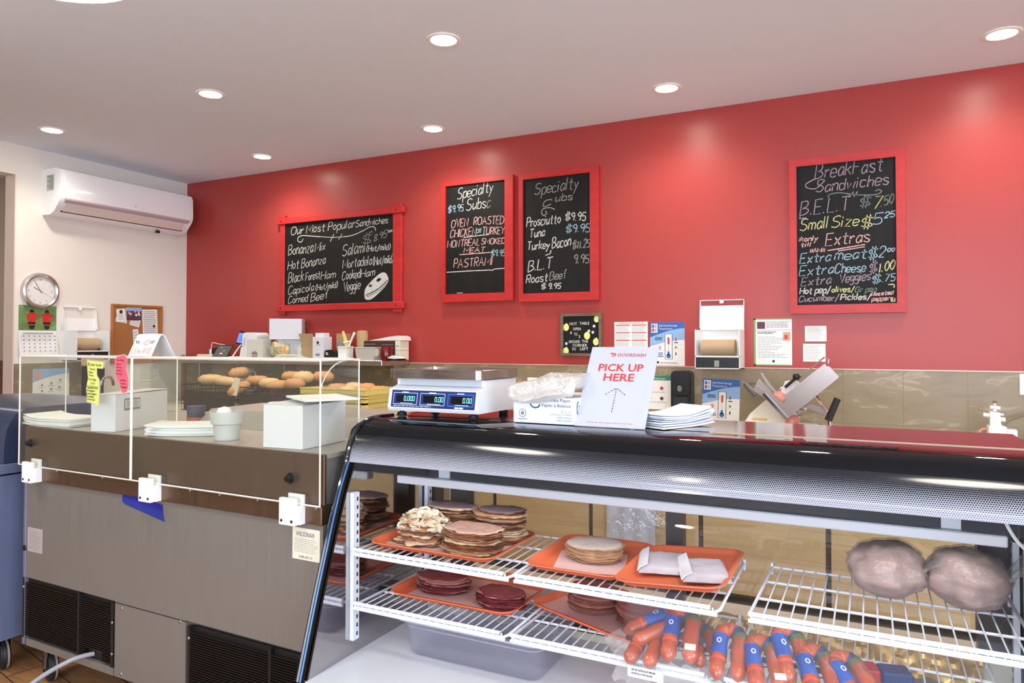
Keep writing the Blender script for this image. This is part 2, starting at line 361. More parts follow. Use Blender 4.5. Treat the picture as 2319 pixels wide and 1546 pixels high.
# ================================================================ ceiling lights, seen and added
def downlight(x, y, label, pw=1.0):
    t = thing('recessed_light', label, 'ceiling light', (x, y, HC), 0, 'recessed ceiling lights')
    b = MB(); b.lathe([(0.062, -0.001), (0.064, -0.006), (0.078, -0.006), (0.084, -0.001)], seg=32)
    b.build('trim_ring', mat('white light trim', (245, 243, 238), 0.4), t)
    b = MB(); b.lathe([(0.0, -0.004), (0.062, -0.004)], seg=32)
    b.build('lens', mat('lit lens', (255, 250, 240), 0.5, emit=(255, 246, 228), estr=60), t)
    l = bpy.data.lights.new('bulb', 'SPOT'); l.energy = DL * pw; l.color = (1.0, 0.92, 0.82); l.spot_size = R(150); l.spot_blend = 0.85; l.shadow_soft_size = 0.06
    o = bpy.data.objects.new('bulb', l); COL.objects.link(o); o.parent = t; o.location = (0, 0, -0.02)
DL = 34
for x, y, lb in ((-5.06, 2.965, 'round recessed light in the far left corner, above the air conditioner'),
                 (-3.483, 2.953, 'recessed ceiling light left of centre, second from the air conditioner'),
                 (-4.29, 4.137, 'recessed ceiling light by the red wall above the wide chalkboard'),
                 (-2.68, 4.125, 'recessed ceiling light by the red wall above the left Specialty Subs board'),
                 (-1.844, 2.93, 'large looking recessed ceiling light at top centre of the photo'),
                 (-1.04, 4.07, 'recessed ceiling light by the red wall right of the two narrow boards'),
                 (0.578, 4.072, 'rightmost recessed ceiling light, above the breakfast board side')):
    downlight(x, y, lb)
for x, y in ((-0.25, 2.93), (1.35, 2.93), (-3.4, 0.4), (-1.2, -1.2), (1.4, -1.2), (2.6, 1.2)): downlight(x, y, 'unseen added recessed ceiling light above the camera, outside the photo')  # first two continue the seen row; the rest are added to brighten the front
downlight(-6.5, 2.5, 'unseen recessed light added to brighten the passage beyond the opening', .35)  # unseen lamp, added because the passage was too dark
def pendant(x, y, label):
    t = thing('pendant_lamp', label, 'pendant lamp', (x, y, HC), 0, 'large round pendant lamps')
    b = MB(); b.lathe([(0.0, 0), (0.06, 0), (0.06, -.02), (0.006, -.022), (0.006, -.5), (0.0, -.5)], seg=20); b.build('stem', mat('white lamp metal', (235, 235, 232), 0.4), t)
    b = MB(); b.lathe([(0.02, -.5), (0.08, -.52), (0.19, -.57), (0.20, -.64), (0.197, -.64), (0.187, -.572), (0.08, -.525)], seg=40); b.build('lamp_shade', mat('added glow shade', (240, 236, 228), 0.4, emit=(255, 246, 232), estr=3.2), t)  # the shade's own glow is added to brighten the ceiling
    b = MB(); b.lathe([(0.0, -.634), (0.197, -.634)], seg=40); b.build('diffuser', mat('lit diffuser', (255, 252, 246), 0.5, emit=(255, 247, 235), estr=24), t)
pendant(-1.62, 0.918, 'large round pendant lamp cut off by the top left edge of the photo')
for x, y in ((0.34, 1.0), (-3.58, 0.9)): pendant(x, y, 'large round pendant lamp in the same row, outside the photo')
# handwriting on the boards: text, baseline start and end (x,z from board centre), capital height, chalk
BOARD1 = dict(c=(-3.843,2.082), o=(-0.626,0.626,-0.394,0.394), i=(-0.574,0.543,-0.341,0.343),
 t=[('Our Most Popular',-0.51,0.25,0.165,0.264,0.068,0),('Sandwiches',0.176,0.267,0.49,0.277,0.053,0),('$',0.243,0.118,0.319,0.117,0.093,1),('8.95',0.357,0.137,0.476,0.167,0.055,1),('tax',0.487,0.2,0.535,0.205,0.024,0),('Bonanza',-0.538,0.078,-0.268,0.092,0.085,0),('Mix',-0.247,0.091,-0.14,0.104,0.067,0),('Hot',-0.542,-0.042,-0.422,-0.035,0.072,0),('Bonanza',-0.392,-0.039,-0.135,-0.007,0.074,0),('Black',-0.536,-0.16,-0.37,-0.14,0.082,0),('Forest',-0.345,-0.144,-0.192,-0.128,0.067,0),('Ham',-0.182,-0.142,-0.03,-0.128,0.063,0),('Capicola',-0.536,-0.254,-0.257,-0.227,0.065,0),('(Hot/mild)',-0.236,-0.229,-0.009,-0.211,0.047,0),('Corned',-0.535,-0.329,-0.323,-0.314,0.059,0),('Beef',-0.289,-0.322,-0.109,-0.295,0.064,0),('Salami',0.041,0.038,0.27,0.061,0.091,0),('(Hot/mild)',0.285,0.062,0.513,0.067,0.046,0),('Mortadela',0.045,-0.062,0.335,-0.04,0.07,0),('(Hot/mild)',0.35,-0.047,0.539,-0.035,0.061,0),('Cooked',0.042,-0.153,0.221,-0.139,0.068,0),('Ham',0.229,-0.142,0.366,-0.127,0.061,0),('Veggie',0.054,-0.251,0.222,-0.23,0.077,0)],
 p=[([(-0.373,0.208),(-0.394,0.183),(-0.428,0.192),(-0.43,0.218),(-0.394,0.235),(-0.319,0.23),(-0.194,0.214),(-0.032,0.198),(0.126,0.2),(0.242,0.229),(0.318,0.257),(0.364,0.251),(0.375,0.223)],0),([(-0.044,0.224),(-0.084,0.167)],0),([(0.04,0.221),(0.004,0.177)],0),([(0.319,0.211),(0.334,0.22),(0.345,0.21)],1)])
SUB1 = [(0.268,-0.288),(0.272,-0.239),(0.306,-0.197),(0.381,-0.139),(0.433,-0.111),(0.47,-0.113),(0.492,-0.138),(0.5,-0.168),(0.485,-0.204),(0.433,-0.25),(0.359,-0.303),(0.314,-0.32),(0.276,-0.312)]
BOARD2 = dict(c=(-2.553,2.172), o=(-0.297,0.298,-0.448,0.448), i=(-0.264,0.232,-0.389,0.415),
 t=[('Specialty',-0.169,0.314,0.128,0.342,0.077,0),('$9.95',-0.25,0.219,-0.12,0.222,0.051,3),('Subs',-0.092,0.223,0.07,0.23,0.08,0),('C',0.082,0.229,0.109,0.233,0.048,1),('OVEN',-0.221,0.104,-0.08,0.106,0.06,2),('ROASTED',-0.028,0.114,0.216,0.103,0.057,2),('CHICKEN',-0.229,0.031,-0.012,0.037,0.057,2),('OR',-0.008,0.051,0.031,0.051,0.029,3),('TURKEY',0.043,0.037,0.222,0.028,0.053,2),('MON',-0.254,-0.042,-0.152,-0.04,0.051,2),('TREAL',-0.14,-0.038,0.02,-0.039,0.05,2),('SMOKED',0.035,-0.035,0.226,-0.04,0.043,2),('MEAT',-0.112,-0.087,0.062,-0.09,0.036,2),('$9.95',0.115,-0.125,0.226,-0.128,0.045,3),('PASTRAMI',-0.2,-0.196,0.125,-0.188,0.062,2)],
 p=[([(-0.116,0.025),(-0.004,0.031),(0.098,0.033)],0),([(-0.148,-0.099),(-0.004,-0.098),(0.136,-0.096)],2),([(-0.259,-0.224),(-0.059,-0.223),(0.121,-0.224)],0),([(0.127,-0.231),(0.144,-0.219),(0.232,-0.217)],0)])
BOARD3 = dict(c=(-1.911,2.162), o=(-0.298,0.298,-0.452,0.452), i=(-0.266,0.235,-0.394,0.409),
 t=[('Specialty',-0.181,0.296,0.145,0.311,0.08,1),('C',-0.119,0.208,-0.058,0.213,0.043,1),('ubs',-0.022,0.236,0.1,0.236,0.055,1),('Prosciutto',-0.242,0.076,0.013,0.085,0.065,0),('$9.95',0.05,0.099,0.196,0.088,0.056,0),('Tuna',-0.22,-0.002,-0.105,0.004,0.061,0),('$9.95',0.054,0.015,0.224,0.008,0.055,3),('Turkey',-0.239,-0.088,-0.069,-0.085,0.057,0),('Bacon',-0.048,-0.088,0.089,-0.076,0.072,0),('$11.25',0.103,-0.101,0.226,-0.093,0.053,1),('9.95',0.113,-0.199,0.219,-0.201,0.06,1),('B.L.T',-0.232,-0.241,-0.051,-0.222,0.074,0),('Roast',-0.246,-0.321,-0.083,-0.31,0.059,0),('Beef',-0.067,-0.311,0.054,-0.296,0.059,1),('$ 9.95',-0.129,-0.367,0.014,-0.366,0.039,0)],
 p=[([(-0.026,0.181),(-0.061,0.197),(-0.111,0.194),(-0.126,0.169),(-0.113,0.148),(-0.087,0.159),(-0.097,0.177)],1),([(-0.097,-0.132),(-0.062,-0.121),(-0.055,-0.099)],0)])
BOARD4 = dict(c=(-0.119,2.051), o=(-0.301,0.301,-0.458,0.458), i=(-0.261,0.256,-0.407,0.412),
 t=[('BreakFast',-0.161,0.332,0.189,0.342,0.08,5),('Sandwiches',-0.159,0.252,0.217,0.261,0.068,5),('B.E.L.T',-0.245,0.118,0.017,0.136,0.084,5),('$',0.071,0.142,0.122,0.145,0.061,6),('7',0.14,0.128,0.178,0.129,0.071,4),('.50',0.182,0.14,0.242,0.156,0.053,6),('Small',-0.246,0.031,-0.096,0.04,0.067,4),('Size',-0.076,0.037,0.065,0.045,0.063,4),('$',0.078,0.023,0.132,0.022,0.071,4),('5',0.139,0.041,0.179,0.044,0.061,3),('25',0.196,0.073,0.246,0.078,0.032,3),('*only',-0.253,-0.032,-0.151,-0.031,0.031,2),('till',-0.243,-0.062,-0.188,-0.063,0.025,2),('11AM*',-0.192,-0.099,-0.111,-0.1,0.025,2),('Extras',-0.107,-0.063,0.119,-0.056,0.073,2),('Extra',-0.248,-0.163,-0.084,-0.152,0.056,3),('meat',-0.061,-0.15,0.102,-0.148,0.058,3),('$',0.113,-0.152,0.156,-0.151,0.061,3),('2',0.166,-0.148,0.194,-0.146,0.057,3),('00',0.21,-0.118,0.244,-0.117,0.021,3),('Extra',-0.252,-0.233,-0.068,-0.226,0.056,3),('Cheese',-0.058,-0.227,0.098,-0.223,0.053,3),('$',0.118,-0.235,0.155,-0.229,0.063,5),('1.00',0.165,-0.233,0.243,-0.215,0.051,4),('Extra',-0.242,-0.297,-0.082,-0.283,0.049,5),('Veggies',-0.036,-0.286,0.123,-0.27,0.052,5),('$',0.131,-0.292,0.171,-0.29,0.05,3),('.75',0.183,-0.287,0.244,-0.281,0.042,3),('Hot pep/',-0.249,-0.341,-0.086,-0.339,0.039,0),('olives/',-0.076,-0.335,0.039,-0.336,0.033,4),('Gr pep',0.045,-0.339,0.153,-0.339,0.031,6),('Cucumber/',-0.253,-0.386,-0.043,-0.384,0.035,5),('Pickles/',-0.03,-0.381,0.123,-0.383,0.035,0),('Roasted',0.13,-0.363,0.236,-0.356,0.022,2),('peppers',0.13,-0.392,0.235,-0.388,0.023,2)],
 p=[([(-0.081,0.203),(-0.088,0.229),(-0.035,0.239),(0.057,0.219),(0.153,0.21),(0.185,0.225),(0.172,0.237),(0.153,0.231)],6),([(0.044,0.238),(0.018,0.208)],5),([(0.064,0.237),(0.044,0.209)],5),([(-0.097,-0.093),(0.002,-0.081),(0.1,-0.069)],2),([(-0.041,-0.098),(0.099,-0.082)],2),([(0.214,-0.302),(0.242,-0.303),(0.242,-0.321)],4),([(0.226,-0.395),(0.245,-0.395),(0.245,-0.377)],4),([(-0.161,0.332),(-0.209,0.307),(-0.203,0.284),(-0.155,0.276),(-0.107,0.319)],5),([(-0.242,0.116),(-0.245,0.106),(-0.211,0.107)],5)])
# ================================================================ red wall: chalkboards
m_frame = mat('red painted wood', (184, 38, 36), 0.42, noise_s=9, noise_amt=0.12, stretch=(1, 1, 3))
m_slate = mat('black chalkboard', (22, 21, 19), 0.6, spec=.25, noise_s=3, noise_amt=0.35, stretch=(3, 1, 1))
CH = [mat('white chalk', (196, 194, 186), 0.9, noise_s=160, noise_amt=0.25), mat('worn chalk', (138, 136, 128), 0.9, noise_s=160, noise_amt=0.3),
      mat('pink chalk', (206, 160, 154), 0.9, noise_s=160, noise_amt=0.25), mat('pale blue chalk', (140, 172, 182), 0.9, noise_s=160, noise_amt=0.25),
      mat('pale yellow chalk', (190, 188, 132), 0.9, noise_s=160, noise_amt=0.25), mat('mauve chalk', (150, 132, 142), 0.9, noise_s=160, noise_amt=0.25),
      mat('dim green chalk', (104, 116, 112), 0.9, noise_s=160, noise_amt=0.3), mat('chalk shading', (60, 58, 54), 0.9)]
def chalkboard(B, label, kind, sw):
    cx, cz = B['c']; x0, x1, z0, z1 = B['o']; a0, a1, c0, c1 = B['i']
    t = thing('chalkboard', label, 'chalkboard', (cx, YB, cz), 0, 'menu chalkboards')
    yf = -0.040
    b = MB(); b.box(a0 - .01, a1 + .01, -.026, -.002, c0 - .01, c1 + .01); b.build('slate_panel', m_slate, t, smooth=0)
    if kind == 'lapped':
        e = 0.028
        for z, zz in ((c1, z1), (z0, c0)):
            b = MB(); b.box(x0 - e, x1 + e, yf - .008, -.014, z, zz, b=.003); b.build('frame_rail', m_frame, t)
        for xa, xb in ((x0, a0), (a1, x1)):
            b = MB(); b.box(xa, xb, yf + .006, -.001, z0 - e, z1 + e, b=.003); b.build('frame_stile', m_frame, t)
        for xx in ((x0 + a0) / 2, (a1 + x1) / 2):
            for zz in ((z0 + c0) / 2, (c1 + z1) / 2):
                b = MB(); b.lathe([(0, .003), (.006, .003), (.006, -.001)], (xx, yf - .008, zz), 10, axis='y'); b.build('peg', mat('dark peg', (60, 24, 22), 0.6), t)
    else:
        for pts in ([(x0, z1), (x1, z1), (a1, c1), (a0, c1)], [(x0, z0), (a0, c0), (a1, c0), (x1, z0)]):
            b = MB(); b.prism(pts, yf, -.001); b.build('frame_rail', m_frame, t, smooth=20)
        for pts in ([(x0, z0), (x0, z1), (a0, c1), (a0, c0)], [(x1, z0), (a1, c0), (a1, c1), (x1, z1)]):
            b = MB(); b.prism(pts, yf, -.001); b.build('frame_stile', m_frame, t, smooth=20)
    b = MB()
    for s, xa, za, xb, zb, cap, m in B['t']: chalk(b, s, (xa, za), (xb, zb), cap, sw, -.0268, m)
    for pts, m in B['p']: ribbon(b, catmull(pts, 6), sw * 1.1, -.0269, m)
    b.build('chalk_lettering', CH, t, smooth=0)
    return t
t = chalkboard(BOARD1, 'wide chalkboard in lapped red frame headed Our Most Popular Sandwiches', 'lapped', .0058)
b = MB(); b.flat(catmull(SUB1 + SUB1[:1], 4)[:-1], -.0268, 0)
pts = SUB1
b2 = [(pts[0][0] + .012, pts[0][1] + .004), ((pts[0][0] + pts[7][0]) / 2 + .015, (pts[0][1] + pts[7][1]) / 2 - .01), (pts[7][0] - .006, pts[7][1] - .004)]
ribbon(b, catmull(b2, 6), .009, -.0272, 7); ribbon(b, [(p[0] + .012, p[1] - .012) for p in catmull(b2, 6)], .005, -.0272, 7)
for c in ((3, .02, -.03), (2, .02, -.012), (4, -.02, -.05)): b.disc(pts[c[0]][0] + c[1], pts[c[0]][1] + c[2], .011, -.0272, 7, sx=1.6)
b.build('chalk_drawing', CH, t, smooth=0)
t = chalkboard(BOARD2, 'narrow chalkboard with pink capitals, left of the two Specialty Subs boards', 'mitred', .0060)
b = MB(); b.box(-.165, -.115, -.040, -.028, BOARD2['i'][2], BOARD2['i'][2] + .011, b=.003); lab(b.build('chalk_stick', mat('grey chalk stick', (120, 120, 116), .9), t), 'grey stub of chalk')
chalkboard(BOARD3, 'narrow smudged chalkboard listing Prosciutto to Roast Beef, right of the two', 'mitred', .0068)
chalkboard(BOARD4, 'chalkboard at the right headed BreakFast Sandwiches with Extras below', 'mitred', .0060)

# ---------------------------------------------------------------- letter board
m_felt = mat('black felt', (24, 22, 20), 0.9); m_wood = mat('grey brown barn wood', (110, 92, 74), 0.7, noise_s=6, noise_amt=0.35, stretch=(1, 1, 8))
m_let = mat('white plastic letters', (232, 232, 226), 0.5); m_lem = mat('pale yellow card lemon', (226, 226, 140), 0.7)
t = thing('letter_board', 'small felt letter board with lemons reading HOT TABLE OPEN', 'sign', (-1.748, YB, 1.478), 0)
b = MB(); b.box(-.13, .13, -.018, -.001, -.127, .127)
for i in range(32): z = -.125 + i * .008; b.box(-.13, .13, -.020, -.018, z, z + .0055)
b.build('felt_panel', m_felt, t, smooth=0)
b = MB()
for s, x, z, w in (('HOT', -1.829, 1.543, .052), ('TABLE', -1.757, 1.546, .068), ('OPEN', -1.806, 1.508, .057), ('8', -1.826, 1.482, .011), ('TO', -1.799, 1.472, .026), ('3', -1.765, 1.456, .011),
                   ('AROUND', -1.838, 1.422, .082), ('THE', -1.741, 1.424, .044), ('CORNER', -1.809, 1.397, .105), ('TO', -1.815, 1.371, .03), ('LEFT', -1.755, 1.373, .06)):
    printed(b, s, x + 1.748, z - 1.478, .027, -.0212, 0, width=w)
b.build('letters', m_let, t, smooth=0)
for x, z, s in ((-1.856, 1.529, 1.1), (-1.636, 1.582, 1), (-1.704, 1.471, 1.15), (-1.641, 1.430, 1.1), (-1.858, 1.367, 1.1)):
    b = MB(); b.disc(x + 1.748, z - 1.478, .0225 * s, -.0215, 0, 20, .85); b.disc(x + 1.748 + .004, z - 1.478 + .022 * s, .005, -.0214, 0, 8); b.build('lemon_card', m_lem, t, smooth=0)
for x, z in ((-1.654, 1.535), (-1.691, 1.503), (-1.663, 1.494), (-1.855, 1.418)):
    b = MB()
    for k in range(5): b.disc(x + 1.748 + .006 * math.cos(k * 1.2566), z - 1.478 + .006 * math.sin(k * 1.2566), .0045, -.0214, 0, 8)
    b.build('flower_card', m_let, t, smooth=0)
b = MB()
for xa, xb, za, zb in ((-.148, -.128, -.145, .145), (.128, .148, -.145, .145), (-.128, .128, .125, .145), (-.128, .128, -.145, -.125)): b.box(xa, xb, -.030, -.001, za, zb, b=.002)
b.build('wooden_frame', m_wood, t)

# ---------------------------------------------------------------- paper notices
m_pap = mat('white sheet', (232, 230, 226), 0.65, spec=0.35); m_ink = mat('grey print', (130, 128, 130), 0.8); m_blk = mat('black print', (38, 38, 42), 0.7)
m_redp = mat('red print', (196, 62, 66), 0.7); m_blu = mat('blue print', (52, 98, 168), 0.6); m_lbl = mat('light blue print', (140, 178, 220), 0.6); m_grn = mat('green print', (120, 160, 92), 0.6)
m_pink = mat('faint pink print', (218, 150, 148), 0.7); m_teal = mat('teal print', (40, 130, 106), 0.6); m_tan = mat('photo print', (206, 156, 124), 0.6); m_plum = mat('dark photo print', (92, 54, 70), 0.6)
PM = [m_pap, m_ink, m_blk, m_redp, m_blu, m_lbl, m_grn, m_pink, m_teal, m_tan, m_plum]
def sheet(name, label, x0, x1, z0, z1, wall='back', y=None, cat='notice', draw=None, tilt=0.0, group=None):
    """thin sheet taped flat to a wall; local x right, z up, front -y; origin at its centre"""
    w, h = abs(x1 - x0), z1 - z0
    if wall == 'back': loc = ((x0 + x1) / 2, YB - (y or .0006), (z0 + z1) / 2); rz = 0
    elif wall == 'left': loc = (XL + (y or .0006), (x0 + x1) / 2, (z0 + z1) / 2); rz = 90
    b = MB(); b.box(-w / 2, w / 2, -.0022, 0, -h / 2, h / 2)
    if draw: draw(b, w / 2, h / 2, -.0026)
    o = b.build(name, PM, smooth=0, loc=loc, rot=(0, R(tilt), R(rz))); tag(o, label, cat, group); return o
def d_red(b, w, h, y):
    for sx in (-1, 1):
        xa, xb = (-w * .92, -w * .06) if sx < 0 else (w * .06, w * .92)
        for k in range(5):
            z = h * .82 - k * h * .36; b.rect(xa, xb, z, z + h * .045, y, 3); lines(b, xa, xb, z - h * .28, z - h * .03, 4, y, 1, .25)
    lines(b, -w * .8, w * .8, h * .9, h * .98, 1, y, 7, .6, 0)
sheet('notice_sheet', 'white notice with red rule lines behind the pick up sign', -1.518, -1.292, 1.285, 1.561, draw=d_red)
def d_temp(b, w, h, y):
    n = 12
    arc = [(-w + 2 * w * i / n, h * (.30 + .42 * math.sin(i / n * 1.45))) for i in range(n + 1)]
    b.flat([(-w, h)] + arc + [(w, h)], y, 4)
    mid = [(p[0], p[1] - h * .42 - h * .12 * i / n) for i, p in enumerate(arc)]
    for i in range(n): b.flat([arc[i], arc[i + 1], mid[i + 1], mid[i]], y, 5)
    printed(b, 'Safe Food Storage', -w * .48, h * .80, h * .115, y - .0003, 0, width=w * 1.05); printed(b, 'Temperatures', -w * .48, h * .66, h * .115, y - .0003, 0, width=w * .78)
    b.rect(-w * .92, -w * .56, h * .52, h * .93, y - .0003, 0)
    for i, (a, c) in enumerate(((-.88, .74), (-.73, .74), (-.88, .56), (-.73, .56))): b.rect(w * a, w * (a + .12), h * c, h * (c + .15), y - .0006, (4, 9, 3, 5)[i])
    b.rect(-w * .14, w * .30, -h * .70, h * .46, y - .0003, 2); b.rect(-w * .11, w * .27, -h * .685, h * .445, y - .0006, 0)
    b.rect(w * .02, w * .13, -h * .02, h * .30, y - .0009, 3); b.rect(w * .02, w * .13, -h * .5, -h * .34, y - .0009, 4); b.disc(w * .075, -h * .55, h * .105, y - .0009, 4, 16, 1.0)
    lines(b, w * .03, w * .12, -h * .30, -h * .06, 4, y - .0009, 1, .3)
    lines(b, -w * .72, -w * .28, h * .16, h * .32, 3, y, 3, .6, .1); b.disc(-w * .45, -h * .18, h * .085, y - .0004, 7, 14); lines(b, -w * .55, -w * .2, -h * .62, -h * .38, 3, y, 4, .62, .2)
    b.rect(w * .46, w * .54, h * .14, h * .28, y - .0004, 3); lines(b, w * .4, w * .62, h * .02, h * .1, 1, y - .0003, 2, .6, 0); b.disc(w * .5, -h * .16, h * .06, y - .0004, 6, 12); b.rect(w * .47, w * .53, -h * .52, -h * .38, y - .0003, 2)
    b.rect(-w * .9, w * .9, -h * .03, -h * .025, y - .0002, 1); b.rect(-w * .9, w * .9, -h * .27, -h * .265, y - .0002, 1); lines(b, -w * .4, w * .7, -h * .93, -h * .82, 2, y, 1, .4); b.rect(-w * .62, -w * .48, -h * .9, -h * .8, y, 2)
sheet('food_safety_poster', 'blue Safe Food Storage poster with thermometer on the red paint', -1.276, -1.052, 1.276, 1.556, draw=d_temp, cat='poster', group='thermometer posters')
sheet('food_safety_poster', 'blue Safe Food Storage poster with thermometer on the tiles by the meat slicer', -.942, -.716, .915, 1.197, y=.0108, draw=d_temp, cat='poster', group='thermometer posters', tilt=2)
def d_green(b, w, h, y):
    b.rect(-w, -w * .9, -h, h, y, 6); b.rect(-w, w, h * .95, h, y, 6); b.rect(-w, w, -h, -h * .95, y, 6)
    lines(b, -w * .35, w * .93, h * .60, h * .88, 5, y, 1, .4); b.rect(-w * .82, -w * .4, h * .56, h * .86, y, 10); b.rect(-w * .9, w, h * .5, h * .51, y, 2)
    lines(b, -w * .8, w * .2, h * .34, h * .45, 2, y, 2, .5); b.rect(w * .54, w * .92, h * .05, h * .42, y, 9); b.rect(w * .62, w * .78, h * .12, h * .3, y - .0003, 3)
    lines(b, -w * .8, w * .85, -h * .68, h * .25, 14, y, 1, .25, .6); b.rect(-w * .02, w * .1, -h * .86, -h * .76, y, 2)
sheet('notice_sheet', 'green edged information sheet right of the open towel dispenser', -.632, -.415, 1.285, 1.570, draw=d_green)
d_note = lambda b, w, h, y: lines(b, -w * .8, w * .75, -h * .8, h * .85, 9, y, 1, .18, .3)
sheet('note_card', 'upper of two small white notes on the red wall above the slicer', -.343, -.226, 1.431, 1.522, draw=d_note, cat='note')
sheet('note_card', 'lower of two small white notes on the red wall, behind the slicer carriage', -.354, -.232, 1.312, 1.417, draw=d_note, cat='note')
def d_hands(b, w, h, y):
    b.rect(-w, w, h * .72, h, y, 8); printed(b, 'Hands!', -w * .1, h * .78, h * .14, y - .0003, 0, width=w * .7)
    for k, m in ((.25, 3), (-.35, 10)):
        b.disc(w * .35, h * k, h * .11, y, m, 12); b.disc(-w * .3, h * k, h * .02, y, 1, 8); lines(b, -w * .6, w * .9, h * (k - .28), h * (k - .18), 2, y, 1, .3)
sheet('handwashing_poster', 'teal headed Hands poster on the tiles behind the pick up sign', -1.33, -1.135, .995, 1.212, y=.0108, draw=d_hands, cat='poster')
def outlet(label, x, z, w=.075):
    t = thing('wall_outlet', label, 'outlet', (x, YB - .010, z))
    b = MB(); b.box(-w / 2, w / 2, -.007, 0, -.055, .055, b=.002); b.build('cover_plate', mat('white plastic', (238, 238, 232), .4), t)
    for dz in (-.022, .022):
        b = MB(); b.box(-.016, .016, -.010, -.006, dz - .013, dz + .013, b=.001); b.box(-.008, -.005, -.0104, -.0098, dz - .006, dz + .006, 1); b.box(.005, .008, -.0104, -.0098, dz - .006, dz + .006, 1)
        b.build('socket', [mat('white plastic', (238, 238, 232), .4), m_blk], t)
outlet('white outlet on the tiles between the scale and the clear bag', -2.115, 1.125); outlet('white outlet on the tiles at the right edge of the photo', .735, 1.205)

# ---------------------------------------------------------------- paper towel dispensers (lid thrown open)
m_dw = mat('white enamelled steel', (240, 240, 238), 0.3); m_dark = mat('black plastic', (22, 21, 22), 0.35); m_kraft = mat('brown paper towel', (184, 156, 122), 0.85)
def towel_dispenser(label, w, h, d, loc, rz, tongue):
    t = thing('towel_dispenser', label, 'dispenser', loc, rz, 'open towel dispensers')
    k = .004
    b = MB(); b.box(-w / 2, w / 2, -k, 0, 0, h); b.box(-w / 2, -w / 2 + k, -d, -k, 0, h); b.box(w / 2 - k, w / 2, -d, -k, 0, h); b.box(-w / 2, w / 2, -d, -k, 0, k); b.box(-w / 2, w / 2, -d, -d + k, .070, .078)
    b.build('cabinet', m_dw, t, smooth=0)
    for sx in (-.06, .06):
        b = MB(); b.lathe([(0, .003), (.005, .003), (.005, 0)], (sx, -k, h * .72), 10, axis='y')
        b.build('screw', mat('dark screw', (70, 70, 76), .4, metal=.8), t)
    b = MB(); b.box(-w / 2 + k, w / 2 - k, -d + .004, -d + .012, .006, .068); b.build('tear_bar', m_dark, t, smooth=0)
    b = MB(); b.box(-.016, .012, -d + .001, -d + .004, .012, .05); b.build('lock_plate', mat('worn steel plate', (150, 146, 138), .4, metal=.6), t, smooth=0)
    b = MB(); b.lathe([(0, -w * .38), (.05, -w * .38), (.05, w * .38), (0, w * .38)], (-.006, -d * .5, .125), 28, axis='x'); b.build('towel_roll', m_kraft, t)
    if tongue:
        b = MB(); n = 10; pr = [(-d * .5 - .05 * math.cos(i / n * 1.3), .125 - .05 * math.sin(i / n * 1.3)) for i in range(n + 1)] + [(-d * .86, .06), (-d - .012, .02), (-d - .02, -.04)]
        b.prism(pr + [(p[0] + .0012, p[1] + .0012) for p in pr[::-1]], -w * .40, w * .30, axis='x'); b.build('paper_tongue', m_kraft, t)
    # lid standing up behind, a shallow tray seen from inside
    b = MB(); b.T = Matrix.Translation((0, -.012, h)) @ Matrix.Rotation(R(-9 if tongue else -6), 4, 'X')
    lh = .185
    b.box(-w / 2 - .002, w / 2 + .002, -.004, 0, 0, lh, 0); b.box(-w / 2 - .002, w / 2 + .002, -.03, -.004, lh - .003, lh); b.box(-w / 2 - .002, -w / 2 + .001, -.03, -.004, .01, lh); b.box(w / 2 - .001, w / 2 + .002, -.03, -.004, .01, lh)
    b.box(-.012, .012, -.032, -.028, lh - .022, lh - .003)
    b.build('lid', m_dw, t, smooth=0)
    return t
towel_dispenser('white towel dispenser with open lid on the red wall above the soap dispenser', .262, .235, .185, (-.818, YB, 1.267), 0, False)
towel_dispenser('white towel dispenser with open lid on the white side wall beside the cork board', .262, .235, .185, (XL, 3.545, 1.285), 90, True)

# ---------------------------------------------------------------- soap dispensers
def soap(label, loc, rz):
    t = thing('soap_dispenser', label, 'soap dispenser', loc, rz, 'black soap dispensers')
    b = MB(); b.prism([(p[0], p[1]) for p in rrect(-.064, .064, -.13, .13, .03)], -.085, 0); b.build('body', m_dark, t)
    b = MB(); b.prism(rrect(-.058, .058, -.02, .125, .03), -.105, -.085); b.build('front_cover', m_dark, t)
    b = MB(); b.lathe([(0, .004), (.012, .003), (.015, 0)], (-.005, -.105, .02), 18, axis='y', sy=1.3); b.build('level_window', mat('grey window', (110, 110, 108), .2), t)
    b = MB(); b.prism(rrect(-.045, .045, -.105, -.03, .015), -.10, -.085); b.build('push_bar', mat('black rubber', (30, 30, 33), .6), t)
    b = MB(); b.box(-.024, .024, -.1012, -.1002, -.075, -.062); lab(b.build('emblem', mat('dark blue print', (16, 34, 84), .5), t), 'small dark blue emblem')
soap('black soap dispenser on the tiles right of the pick up sign', (-1.055, YB - .010, 1.118), 0)
soap('black soap dispenser on the side wall seen behind the yellow note', (XL + .010, 3.63, 1.115), 90)
b = MB(); b.rbox(-.058, .058, -.10, -.002, 0, .012, .02); tag(b.build('drip_tray', mat('grey drip tray', (176, 176, 178), .35), loc=(-1.045, YB - .010, .955)), 'grey drip tray on the wall under the black soap dispenser', 'tray')
